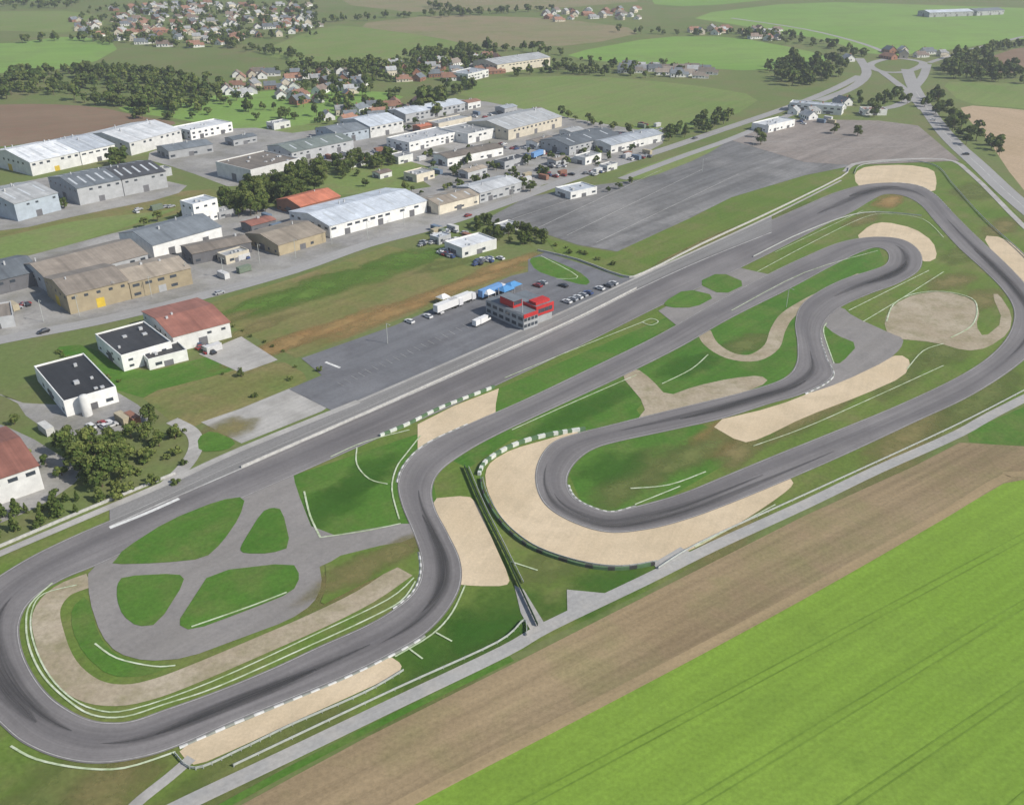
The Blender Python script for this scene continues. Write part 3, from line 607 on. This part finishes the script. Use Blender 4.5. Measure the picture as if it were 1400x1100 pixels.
def pitbuilding():
    a=G(716,452);b=G(758,437); L=(b-a).length; ang=math.atan2((b-a).y,(b-a).x); D=22
    e=bpy.data.objects.new('pit_control_building',None); link(e); e.location=(a.x,a.y,0); e.rotation_euler=(0,0,ang)
    V=[];Fc=[];MI=[]
    boxv(0,L*.45,0,D,0,6,V,Fc,MI,0); boxv(L*.45,L,1.5,D-2,0,3.4,V,Fc,MI,0)
    mk('walls',V,Fc,WM['grey'],MI,e)
    V=[];Fc=[];MI=[]
    boxv(L*.45+.003,L+.4,0.9,D-5,3.403,7.2,V,Fc,MI); boxv(L*.1,L*.38,D*.35,D*.7,6.003,9,V,Fc,MI); boxv(-.15,L*.45,-.25,-.003,4.9,6.4,V,Fc,MI); boxv(L*.5,L*.95,2,6,7.21,8.4,V,Fc,MI)
    mk('red_cladding',V,Fc,WM['red'],MI,e)
    V=[];Fc=[];MI=[]
    boxv(.3,L*.45-.3,.3,D-.3,6.004,6.15,V,Fc,MI); boxv(L*.45+.2,L+.2,1.2,D-5.2,7.202,7.3,V,Fc,MI); boxv(L*.08,L*.4,D*.33,D*.72,9.002,9.2,V,Fc,MI)
    mk('roof',V,Fc,RM['slate'],MI,e)
    V=[];Fc=[];MI=[]
    for i in range(4): 
        x=L*.45*(i+.5)/4
        for z in (1,3.4): boxv(x-.7,x+.7,-.06,.02,z,z+1.2,V,Fc,MI)
    for i in range(6):
        y=D*(i+.5)/6
        for z in (1,3.6): boxv(-.06,.02,y-1.2,y+1.2,z,z+1.3,V,Fc,MI)
    for i in range(4):
        x=L*.47+L*.5*(i+.5)/4; boxv(x-.9,x+.9,.82,.92,4.4,6,V,Fc,MI)
    for i in range(3): boxv(L+.38,L+.46,2+i*4.5,5+i*4.5,4.4,6,V,Fc,MI)
    boxv(L*.1+.3,L*.38-.3,D*.35-.06,D*.35+.02,7.2,8.6,V,Fc,MI)
    mk('windows',V,Fc,GL,MI,e)
    V=[];Fc=[];MI=[]
    boxv(L*.08,L*.09,D*.1,D*.11,6,11,V,Fc,MI); boxv(L*.3,L*.31,D*.9,D*.91,6,10,V,Fc,MI)
    mk('masts',V,Fc,METAL,MI,e)
pitbuilding()
# ---------------------------------------------------------------- vehicles
def cyl(V,Fc,MI,cx,cy,cz,r,w,m,n=12):
    b=len(V)
    for s in (-w/2,w/2):
        for i in range(n): V.append((cx+r*math.cos(6.2832*i/n),cy+s,cz+r*math.sin(6.2832*i/n)))
    for i in range(n): Fc.append((b+i,b+(i+1)%n,b+n+(i+1)%n,b+n+i)); MI.append(m)
    Fc.append(tuple(b+i for i in range(n))[::-1]); Fc.append(tuple(b+n+i for i in range(n))); MI+=[m,m]
TY=plain('tyre_rubber',(.02,.02,.02),.1)
def profile(V,Fc,MI,prof,wb,wt,ztop,m,zlo):
    b=len(V); n=len(prof)
    for s in (-1,1):
        for x,z in prof:
            w=wb+(wt-wb)*max(0,(z-zlo))/(ztop-zlo); V.append((x,s*w/2,z))
    for i in range(n): Fc.append((b+i,b+(i+1)%n,b+n+(i+1)%n,b+n+i)); MI.append(m)
    Fc.append(tuple(b+n+i for i in range(n))); Fc.append(tuple(b+i for i in range(n))[::-1]); MI+=[m,m]
def car_mesh(c,i):
    V=[];Fc=[];MI=[]
    profile(V,Fc,MI,[(-2.15,.3),(2.1,.3),(2.2,.55),(2.1,.8),(1.1,.95),(-1.9,.98),(-2.2,.85)],1.8,1.72,1,0,.3)
    profile(V,Fc,MI,[(1.05,.952),(.35,1.36),(-1.3,1.36),(-1.85,.98)],1.62,1.2,1.38,1,.95)
    profile(V,Fc,MI,[(.42,1.362),(.3,1.43),(-1.25,1.43),(-1.4,1.362)],1.26,1.2,1.44,0,1.36)
    for x in (-1.35,1.35):
        for y in (-.8,.8): cyl(V,Fc,MI,x,y,.33,.33,.22,2)
    boxv(2.12,2.2,-.75,-.4,.6,.75,V,Fc,MI,3); boxv(2.12,2.2,.4,.75,.6,.75,V,Fc,MI,3)
    me=bpy.data.meshes.new('car_mesh_%d'%i); me.from_pydata(V,[],Fc)
    for m_ in (plain('car_paint_%d'%i,c,.03,1,.3,.5),GL,TY,RT): me.materials.append(m_)
    me.polygons.foreach_set('material_index',MI); return me
CARS=[car_mesh(c,i) for i,c in enumerate([(.7,.7,.7),(.35,.36,.38),(.03,.03,.035),(.25,.03,.03),(.05,.08,.2),(.12,.12,.13),(.5,.5,.5),(.62,.62,.62)])]
def van_mesh():
    V=[];Fc=[];MI=[]
    profile(V,Fc,MI,[(-3,.4),(2.9,.4),(3,.8),(2.8,1.2),(2.1,1.6),(1.6,2.4),(-3,2.5)],2.0,1.85,2.5,0,.4)
    profile(V,Fc,MI,[(2.72,1.28),(2.17,1.62),(1.7,2.3),(1.2,2.3),(1.2,1.3)],2.04,1.9,2.5,1,.4)
    for x in (-2,2):
        for y in (-.85,.85): cyl(V,Fc,MI,x,y,.38,.38,.25,2)
    me=bpy.data.meshes.new('van_mesh'); me.from_pydata(V,[],Fc)
    for m_ in (plain('van_paint',(.72,.72,.72),.03,1,.35,.5),GL,TY): me.materials.append(m_)
    me.polygons.foreach_set('material_index',MI); return me
VAN=van_mesh()
def truck_mesh(c,nm):
    V=[];Fc=[];MI=[]
    boxv(-6.5,5,-1.25,1.25,1.1,3.9,V,Fc,MI,0,True); boxv(-6.3,5,-.5,.5,.8,1.095,V,Fc,MI,2)
    profile(V,Fc,MI,[(5.4,.5),(7.5,.5),(7.6,1.6),(7.3,3.1),(5.4,3.4)],2.4,2.3,3.4,3,.5)
    boxv(7.3,7.58,-1,1,1.8,2.7,V,Fc,MI,1)
    for x in (-5.2,-4,6.4,3.6):
        for y in (-1,1): cyl(V,Fc,MI,x,y,.5,.5,.35,2)
    me=bpy.data.meshes.new(nm); me.from_pydata(V,[],Fc)
    for m_ in (plain(nm+'_trailer',c,.05,1,.5),GL,TY,plain(nm+'_cab',(.6,.6,.62),.05,1,.4)): me.materials.append(m_)
    me.polygons.foreach_set('material_index',MI); return me
TRK=[truck_mesh((.66,.66,.66),'truck_w'),truck_mesh((.15,.3,.55),'truck_b')]
def container_mesh(c,i):
    V=[];Fc=[];MI=[]
    boxv(-3,3,-1.2,1.2,.15,2.6,V,Fc,MI,0,True)
    for k in range(14):
        x=-2.8+k*.42
        for y0,y1 in ((-1.26,-1.2),(1.2,1.26)): boxv(x,x+.2,y0,y1,.25,2.5,V,Fc,MI)
    boxv(3,3.05,-1.1,-.05,.25,2.5,V,Fc,MI); boxv(3,3.05,.05,1.1,.25,2.5,V,Fc,MI)
    for x in (-3,2.8):
        for y in (-1.2,1.0): boxv(x,x+.2,y,y+.2,0,.15,V,Fc,MI)
    me=bpy.data.meshes.new('container_%d'%i); me.from_pydata(V,[],Fc); me.materials.append(plain('container_paint_%d'%i,c,.15,1)); return me
CONT=[container_mesh(c,i) for i,c in enumerate([(.14,.19,.26),(.26,.13,.09),(.5,.5,.48),(.16,.2,.15),(.4,.35,.25),(.55,.55,.55)])]
def put(me,name,p,ang):
    c=G(p); o=bpy.data.objects.new(name,me); o.location=(c.x,c.y,zat(c)+.01); o.rotation_euler=(0,0,ang); link(o)
def car(p,ang=None): put(random.choice(CARS),'parked_car',p,(SANG+math.pi/2 if ang is None else ang)+random.uniform(-.06,.06))
for p in [(783,411),(790,408),(797,405),(804,402),(820,396),(838,389),(832,392),(775,414),(742,388),(735,392),(770,392),(600,428),(585,434),(560,441)]: car(p)
for p in [(655,444),(662,441),(640,410)]: put(VAN,'delivery_van',p,SANG+.1)
for p,a in [((612,424),0),((630,416),0)]: put(TRK[0],'articulated_truck',p,SANG+a)
put(TRK[1],'articulated_truck',(672,404),SANG)
YL=[((575,335),(625,330)),((590,325),(625,318)),((600,345),(620,350)),((650,360),(690,350)),((735,232),(790,222)),((745,245),(815,238)),((700,205),(775,196)),((800,240),(850,228)),((560,222),(600,216)),((500,212),(550,204)),((640,160),(690,158)),((300,345),(340,352)),((340,300),(390,312)),((0,425),(50,415)),((180,290),(240,280)),((125,585),(190,578)),((770,185),(850,185)),((1085,168),(1150,165)),((870,170),(905,180)),((270,470),(290,482)),((690,245),(760,238)),((640,255),(700,245)),((720,215),(770,208)),((640,205),(690,200)),((570,240),(640,236)),((580,315),(640,322)),((840,220),(890,212)),((440,215),(470,212))]
for k in range(210):
    q=random.choice(YL); t=random.random(); car((q[0][0]+(q[1][0]-q[0][0])*t,q[0][1]+(q[1][1]-q[0][1])*t+random.uniform(-3,3)),SANG+random.choice([0,math.pi/2]))
for k in range(45):
    q=random.choice(YL[4:]+[((20,375),(60,420)),((280,380),(330,375)),((20,560),(60,590))]); t=random.random(); put(random.choice(CONT),'shipping_container',(q[0][0]+(q[1][0]-q[0][0])*t+6,q[0][1]+(q[1][1]-q[0][1])*t+random.uniform(-6,6)),SANG+random.choice([0,math.pi/2]))
for p in [(720,170),(735,215),(660,208),(480,310),(350,330),(870,200),(820,190)]: put(TRK[random.randint(0,1)],'articulated_truck',p,SANG+random.uniform(-.3,.3))
for p,a in [((300,402),0),((60,455),math.pi),((640,296),0),((1320,212),2.2),((1275,165),2.0),((950,190),0)]: put(random.choice(CARS),'moving_car',p,SANG+a)
def canopy(p,w,d,c):
    g_=G(p); e=bpy.data.objects.new('paddock_canopy',None); link(e); e.location=(g_.x,g_.y,zat(g_)); e.rotation_euler=(0,0,SANG)
    V=[];Fc=[];MI=[]
    for x in (0,w):
        for y in (0,d): boxv(x-.06,x+.06,y-.06,y+.06,0,2.6,V,Fc,MI)
    mk('legs',V,Fc,METAL,MI,e)
    mk('canopy_top',[(-.2,-.2,2.6),(w+.2,-.2,2.6),(w+.2,d+.2,2.6),(-.2,d+.2,2.6),(w*.3,d/2,3.9),(w*.7,d/2,3.9)],[(0,1,5,4),(1,2,5),(2,3,4,5),(3,0,4),(3,2,1,0)],c,None,e)
BL=plain('blue_canvas',(.08,.25,.5),.08); 
canopy((678,404),6,5,BL); canopy((690,408),6,5,BL); canopy((700,402),6,5,BL); canopy((668,412),4,4,WM['white']); canopy((606,418),4,4,WM['white'])
def lamp(p,h=9):
    c=G(p); V=[];Fc=[];MI=[]
    boxv(-.08,.08,-.08,.08,0,h,V,Fc,MI); boxv(-.05,1.8,-.05,.05,h+.001,h+.1,V,Fc,MI); boxv(1.3,2.1,-.15,.15,h-.1,h-.002,V,Fc,MI)
    o=mk('street_lamp',V,Fc,M['galv'],MI); o.location=(c.x,c.y,0); o.rotation_euler=(0,0,SANG-1.57)
for i in range(14):
    t=i/13; lamp((60+t*640,440-t*172+ (6 if i%2 else 0)))
for p in [(530,470),(1075,420),(1030,200),(960,235)]: lamp(p,8)
# ---------------------------------------------------------------- trees
LF=[]
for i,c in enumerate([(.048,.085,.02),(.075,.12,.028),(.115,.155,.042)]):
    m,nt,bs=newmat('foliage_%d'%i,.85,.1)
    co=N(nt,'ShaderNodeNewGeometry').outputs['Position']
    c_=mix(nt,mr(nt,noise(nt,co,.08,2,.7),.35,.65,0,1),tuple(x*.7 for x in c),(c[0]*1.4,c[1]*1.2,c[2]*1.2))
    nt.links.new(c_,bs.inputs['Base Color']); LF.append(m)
BARK=plain('bark',(.12,.09,.06),.2,2)
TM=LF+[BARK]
def leafquads(centers,nrm,size,r):
    n=len(centers)
    a=nrm+r.normal(0,.45,(n,3)); a/=np.linalg.norm(a,axis=1)[:,None]
    t=np.cross(a,r.normal(0,1,(n,3))); t/=np.linalg.norm(t,axis=1)[:,None]
    b=np.cross(a,t); s=size*r.uniform(.6,1.3,(n,1))
    return np.stack([centers+t*s,centers+b*s*.8,centers-t*s,centers-b*s*.8],1).reshape(-1,3)
def tree_proto(seed,h,rad,clumps,per,leaf,kind='round'):
    r=np.random.default_rng(seed)
    tv=[];tf=[]
    def limb(p0,p1,r0,r1,n=5):
        p0=np.array(p0);p1=np.array(p1); d=p1-p0; d=d/np.linalg.norm(d); u=np.cross(d,[.3,.8,.1]); u/=np.linalg.norm(u); w=np.cross(d,u); b=len(tv)
        for P,R in ((p0,r0),(p1,r1)):
            for i in range(n): tv.append(P+R*(u*math.cos(6.283*i/n)+w*math.sin(6.283*i/n)))
        for i in range(n): tf.append((b+i,b+(i+1)%n,b+n+(i+1)%n,b+n+i))
    limb((0,0,0),(0,0,h*.6),h*.03,h*.014)
    cc=[]
    for k in range(clumps):
        if kind=='round':
            th=r.uniform(0,6.283); zz=r.uniform(.28,.9); rr=rad*math.sqrt(max(.05,1-((zz-.55)/.5)**2))*r.uniform(.35,.8)
            c=np.array([rr*math.cos(th),rr*math.sin(th),h*zz]); cr=rad*r.uniform(.3,.52)
        else:
            zz=(k+.5)/clumps; rr=rad*(1-zz)*.55; th=k*2.4; c=np.array([rr*math.cos(th),rr*math.sin(th),h*(.12+.85*zz)]); cr=rad*(.55*(1-zz)+.16)
        cc.append((c,cr))
        if k%2==0 and kind=='round': limb((0,0,h*r.uniform(.25,.5)),c,h*.012,h*.005,4)
    vs=[];mi=[]
    for c,cr in cc:
        d=r.normal(0,1,(per,3)); d/=np.linalg.norm(d,axis=1)[:,None]; d[:,2]=np.where(d[:,2]<-.5,-d[:,2],d[:,2])
        pos=c+d*cr*r.uniform(.65,1.05,(per,1))*np.array([1,1,.85])
        vs.append(leafquads(pos,d,leaf,r))
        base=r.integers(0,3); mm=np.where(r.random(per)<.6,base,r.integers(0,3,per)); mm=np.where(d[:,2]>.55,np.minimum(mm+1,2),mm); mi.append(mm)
    v=np.concatenate(vs); nq=len(v)//4
    q=np.arange(nq*4).reshape(-1,4)
    tv=np.array(tv); tf=np.array(tf)
    return np.concatenate([v,tv]),np.concatenate([q,tf+len(v)]),np.concatenate([np.concatenate(mi),np.full(len(tf),3)])
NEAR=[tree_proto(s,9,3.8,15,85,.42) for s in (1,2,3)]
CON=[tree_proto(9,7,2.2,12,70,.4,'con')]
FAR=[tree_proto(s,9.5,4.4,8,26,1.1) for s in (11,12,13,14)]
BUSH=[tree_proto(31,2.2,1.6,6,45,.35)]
def npmesh(name,V,Q,MI):
    me=bpy.data.meshes.new(name); me.vertices.add(len(V)); me.vertices.foreach_set('co',V.astype(np.float32).ravel())
    me.loops.add(Q.size); me.loops.foreach_set('vertex_index',Q.astype(np.int32).ravel())
    me.polygons.add(len(Q)); me.polygons.foreach_set('loop_start',np.arange(0,Q.size,4,dtype=np.int32)); me.polygons.foreach_set('loop_total',np.full(len(Q),4,dtype=np.int32))
    for m_ in TM: me.materials.append(m_)
    me.polygons.foreach_set('material_index',MI.astype(np.int32)); me.update(calc_edges=True); me.validate(); return me
def mass(name,places,protos):
    Vs=[];Qs=[];Ms=[];o=0
    for x,y,s in places:
        V,Q,MI=protos[rng.integers(len(protos))]
        a=rng.uniform(0,6.283); c,s_=math.cos(a),math.sin(a); sc=s*np.array([rng.uniform(.85,1.2),rng.uniform(.85,1.2),rng.uniform(.75,1.25)])
        v=V*sc; v=np.stack([v[:,0]*c-v[:,1]*s_+x,v[:,0]*s_+v[:,1]*c+y,v[:,2]],1)
        Vs.append(v);Qs.append(Q+o);Ms.append(MI);o+=len(V)
    link(bpy.data.objects.new(name,npmesh(name,np.concatenate(Vs),np.concatenate(Qs),np.concatenate(Ms))))
def pip(x,y,p):
    c=False;n=len(p)
    for i in range(n):
        x1,y1=p[i];x2,y2=p[i-1]
        if (y1>y)!=(y2>y) and x<(x2-x1)*(y-y1)/(y2-y1)+x1: c=not c
    return c
def area_pts(poly,n):
    w=[tuple(G(q)) for q in poly]; xs=[a for a,b in w];ys=[b for a,b in w]; out=[]
    while len(out)<n:
        x=rng.uniform(min(xs),max(xs));y=rng.uniform(min(ys),max(ys))
        if pip(x,y,w): out.append((x,y))
    return out
def forest(poly,n,s=1.0,protos=None,name='distant_tree_belt'):
    mass(name,[(x,y,s*rng.uniform(.55,1.3)) for x,y in area_pts(poly,n)],protos or FAR)
def row(pts,step,w,s=1.0,protos=None,name='tree_row'):
    p=path(pts,3); out=[]
    for a,b in zip(p[:-1],p[1:]):
        n=max(1,int((b-a).length/step))
        for i in range(n):
            c=a.lerp(b,i/n); out.append((c.x+rng.normal(0,w),c.y+rng.normal(0,w),s*rng.uniform(.6,1.25)))
    mass(name,out,protos or FAR)
forest([(30,100),(150,95),(230,105),(300,115),(310,150),(230,160),(130,145),(60,135),(0,130)],210)
forest([(-150,100),(30,105),(50,135),(-150,140)],60)
forest([(370,100),(420,90),(470,95),(600,70),(680,68),(670,90),(560,110),(520,118),(450,130),(390,120)],150)
forest([(740,88),(800,82),(960,98),(950,110),(850,106),(750,102)],55,.8)
forest([(1045,90),(1090,85),(1160,85),(1150,110),(1090,120),(1050,110)],80)
forest([(1000,45),(1080,50),(1190,70),(1180,80),(1100,65),(1010,52)],60,.8)
forest([(1290,85),(1330,75),(1340,90),(1400,95),(1400,118),(1310,112),(1285,105)],90)
row([(1275,135),(1300,165),(1330,195),(1365,215)],5,4,.9)
row([(1330,80),(1400,62),(1480,55)],6,5)
row([(905,192),(950,180),(1005,158)],5,4,.9)
forest([(645,300),(700,312),(750,325),(745,340),(680,330),(640,312)],38,.5,NEAR,'hedge_trees')
forest([(300,275),(340,262),(420,240),(445,235),(440,258),(390,285),(320,300)],85,.95,NEAR,'tree_group')
forest([(440,232),(500,222),(545,215),(545,228),(450,250)],32,.75,NEAR,'tree_group')
forest([(560,150),(600,140),(605,155),(570,160)],10,1.3)
forest([(150,170),(320,120),(500,118),(560,128),(520,160),(430,170),(300,165),(250,165)],60,.8)
forest([(150,220),(175,215),(175,230),(155,232)],6,.8)
forest([(120,10),(430,5),(440,50),(300,68),(150,65),(100,40)],300,.8)
forest([(0,-5),(140,-5),(130,12),(0,14)],60)
row([(430,35),(520,25),(640,22),(760,14)],8,8,.9)
row([(590,10),(640,22)],5,10)
row([(860,45),(960,48),(1010,45)],7,6,.8)
row([(600,75),(700,70),(780,78)],7,6,.9)
row([(930,-8),(1150,-10),(1400,0)],14,8)
row([(30,60),(110,55),(160,62)],8,6)
row([(700,105),(740,100),(800,102)],7,4,.8)
row([(300,60),(370,75),(430,85)],7,6,.8)
forest([(560,130),(640,115),(660,122),(600,135)],16,.8)
forest([(1150,130),(1230,128),(1250,145),(1180,150)],18,.7)
forest([(400,165),(560,145),(640,150),(560,185),(420,195)],34,.6)
forest([(560,215),(620,205),(900,200),(800,235),(620,262)],42,.5)
row([(770,160),(840,178),(910,188)],6,3,.6)
row([(560,262),(600,262),(700,245),(760,242)],7,2.5,.5)
row([(835,262),(880,248)],8,2,.5)
row([(190,308),(300,290),(330,300)],6,3,.5)
row([(0,620),(60,640),(130,680)],9,3,.5)
PRM=[npmesh('tree_mesh_%d'%i,*p) for i,p in enumerate(NEAR)]
def tree(p,s,name='deciduous_tree'):
    c=G(p); o=bpy.data.objects.new(name,random.choice(PRM)); o.location=(c.x,c.y,0); o.rotation_euler=(0,0,random.uniform(0,6.28)); o.scale=(s*1.1,s*random.uniform(.95,1.2),s); link(o)
for p,s in [((92,620),.9),((110,640),1.0),((130,625),1.05),((150,640),.9),((140,665),1.05),((165,655),.9),((120,655),.8),((170,630),.8),((155,610),.7),((205,580),.7),((200,600),.6),((180,600),.6),((1040,198),.9),((1140,183),.8),((1172,186),.8),((1195,160),1.1),((1035,188),.7),((88,285),.6),((160,225),.8),((240,600),.5),((218,610),.55),((725,262),.7),((715,258),.7),((595,160),1.2),((575,158),1.3),((20,580),.4),((330,515),.3),((620,240),.6),((500,255),.5)]: tree(p,s)
row([(-60,760),(0,735),(60,712),(120,690),(165,672)],3.2,1.6,.62,CON,'conifer_hedge')
row([(-60,735),(0,712),(60,695),(100,682)],3.4,1.5,.6,CON,'conifer_hedge')
row([(175,680),(225,650),(240,615),(230,590)],2.6,2.2,1.0,BUSH,'shrub_bank')
row([(165,665),(205,640),(220,600)],3,2.5,1.2,BUSH,'shrub_bank')
row([(300,512),(420,505),(300,560)],8,3,.6,BUSH,'shrub_bank')
row([(80,480),(120,510),(180,525)],3,.5,.6,BUSH,'clipped_hedge')
row([(750,335),(800,350),(840,368)],4,1.5,.8,BUSH,'shrub_bank')
row([(260,415),(330,455),(405,490)],5,.8,.6,BUSH,'shrub_bank')
# ---------------------------------------------------------------- village houses
def house_mesh(i,L,D,h,rise,wm,rm):
    V=[];Fc=[];MI=[]
    def blk(x0,x1,y0,y1,h,rise):
        b=len(V); ym=(y0+y1)/2
        V.extend([(x0,y0,0),(x1,y0,0),(x1,y1,0),(x0,y1,0),(x0,y0,h),(x1,y0,h),(x1,y1,h),(x0,y1,h),(x0,ym,h+rise),(x1,ym,h+rise)])
        Fc.extend([(b,b+1,b+5,b+4),(b+1,b+2,b+6,b+9,b+5),(b+2,b+3,b+7,b+6),(b+3,b,b+4,b+8,b+7)]); MI.extend([0]*4)
        o=.4; dz=rise/((y1-y0)/2)*o; b=len(V)
        V.extend([(x0-o,y0-o,h-dz+.05),(x1+o,y0-o,h-dz+.05),(x1+o,ym,h+rise+.05),(x0-o,ym,h+rise+.05),(x1+o,y1+o,h-dz+.05),(x0-o,y1+o,h-dz+.05)])
        Fc.extend([(b,b+1,b+2,b+3),(b+3,b+2,b+4,b+5)]); MI.extend([1,1])
    blk(-L/2,L/2,-D/2,D/2,h,rise)
    blk(L/2+.01,L/2+4,-D/2+1,D/2-1.5,h*.7,rise*.6)
    boxv(-L*.3,-L*.3+.7,-.35,.35,h+rise*.6,h+rise+1,V,Fc,MI,3)
    for k in range(4):
        x=-L/2+L*(k+.5)/4
        for y0,y1 in ((-D/2-.04,-D/2+.02),(D/2-.02,D/2+.04)): boxv(x-.5,x+.5,y0,y1,.05 if k==1 else 1,2.2,V,Fc,MI,2)
    boxv(-L/2-.04,-L/2+.02,-.6,.6,1,2.2,V,Fc,MI,2)
    me=bpy.data.meshes.new('house_mesh_%d'%i); me.from_pydata(V,[],Fc)
    for m_ in (WM[wm],RM[rm],GL,WM['brick']): me.materials.append(m_)
    me.polygons.foreach_set('material_index',MI); return me
HM=[house_mesh(i,*a) for i,a in enumerate([(11,8,3.2,3,'white','slate'),(12,8,3,3.2,'cream','tile'),(10,8,3.5,3,'brick','slate'),(13,8.5,3,3,'white','brown'),(9,8,5,3,'cream','grey'),(12,9,3,3.4,'white','tile'),(14,8,3,2.6,'brick','tile'),(10,8,3,3,'white','grey'),(11,8,3,3,'white','tile2')])]
def village(poly,n,sub=None,sep=13,ang=None):
    pts=[]
    for q in area_pts(poly,n*6):
        if len(pts)>=n: break
        if all((q[0]-w[0])**2+(q[1]-w[1])**2>sep*sep for w in pts): pts.append(q)
    for q in pts:
        o=bpy.data.objects.new('detached_house',random.choice(sub or HM)); o.location=(q[0],q[1],0); o.rotation_euler=(0,0,(random.choice([.3,.3+math.pi/2,1.1]) if ang is None else ang)+random.uniform(-.15,.15)); s=random.uniform(.85,1.15); o.scale=(s,s,s); link(o)
village([(150,12),(250,5),(420,8),(435,40),(330,60),(220,68),(160,55)],170)
village([(100,30),(150,30),(150,60),(100,50)],10)
village([(300,105),(340,100),(480,100),(500,118),(380,125),(310,135)],30)
village([(520,90),(680,75),(685,100),(620,112),(540,112)],38)
village([(850,90),(975,97),(965,108),(850,100)],26,sub=[HM[0],HM[3],HM[7]],sep=11,ang=-.1)
village([(740,15),(870,10),(880,28),(750,30)],30)
village([(1010,40),(1075,42),(1070,56),(1015,54)],12)
village([(940,42),(1000,40),(1000,50),(950,50)],8)
village([(1150,85),(1180,82),(1290,80),(1290,74),(1200,72)],8)
village([(360,125),(470,118),(490,135),(400,145)],12)
village([(1060,155),(1150,140),(1160,152),(1100,165)],7,sub=[HM[0],HM[7]])
village([(430,165),(560,135),(600,140),(560,160),(470,175)],16)
# ---------------------------------------------------------------- air haze (real volume), light, sky, camera
m=bpy.data.materials.new('air_haze'); m.use_nodes=True; nt=m.node_tree; nt.nodes.remove(nt.nodes['Principled BSDF'])
vs=nt.nodes.new('ShaderNodeVolumeScatter'); vs.inputs['Color'].default_value=(.9,.95,1,1); vs.inputs['Density'].default_value=.00017; vs.inputs['Anisotropy'].default_value=.2
nt.links.new(vs.outputs[0],nt.nodes['Material Output'].inputs['Volume'])
V=[];Fc=[];MI=[]; boxv(-4000,4000,-600,8500,-2,220,V,Fc,MI,0,True); mk('atmosphere_haze',V,Fc,m)
az=math.atan2(.80,-.35); el=math.radians(40)
sun=bpy.data.lights.new('sun','SUN'); sun.energy=4.9; sun.angle=math.radians(.5); sun.color=(1,.95,.86)
so=bpy.data.objects.new('sun',sun); link(so)
d=Vector((math.sin(az)*math.cos(el),math.cos(az)*math.cos(el),math.sin(el)))
so.rotation_euler=d.to_track_quat('Z','Y').to_euler(); so.location=(0,0,300)
w=bpy.data.worlds.new('World'); scene.world=w; w.use_nodes=True; nt=w.node_tree
sk=nt.nodes.new('ShaderNodeTexSky'); sk.sky_type='NISHITA'; sk.sun_disc=False; sk.sun_elevation=el; sk.sun_rotation=az
bg=nt.nodes['Background']; bg.inputs['Strength'].default_value=.12; nt.links.new(sk.outputs[0],bg.inputs[0])
scene.view_settings.view_transform='Standard'; scene.view_settings.look='None'; scene.view_settings.exposure=0
cam=bpy.data.cameras.new('camera'); cam.sensor_width=36; cam.lens=F/1400*36; cam.clip_start=1; cam.clip_end=20000
c=bpy.data.objects.new('camera',cam); c.location=(0,0,H); c.rotation_euler=(math.pi/2-TH,0,0); link(c)
scene.camera=c
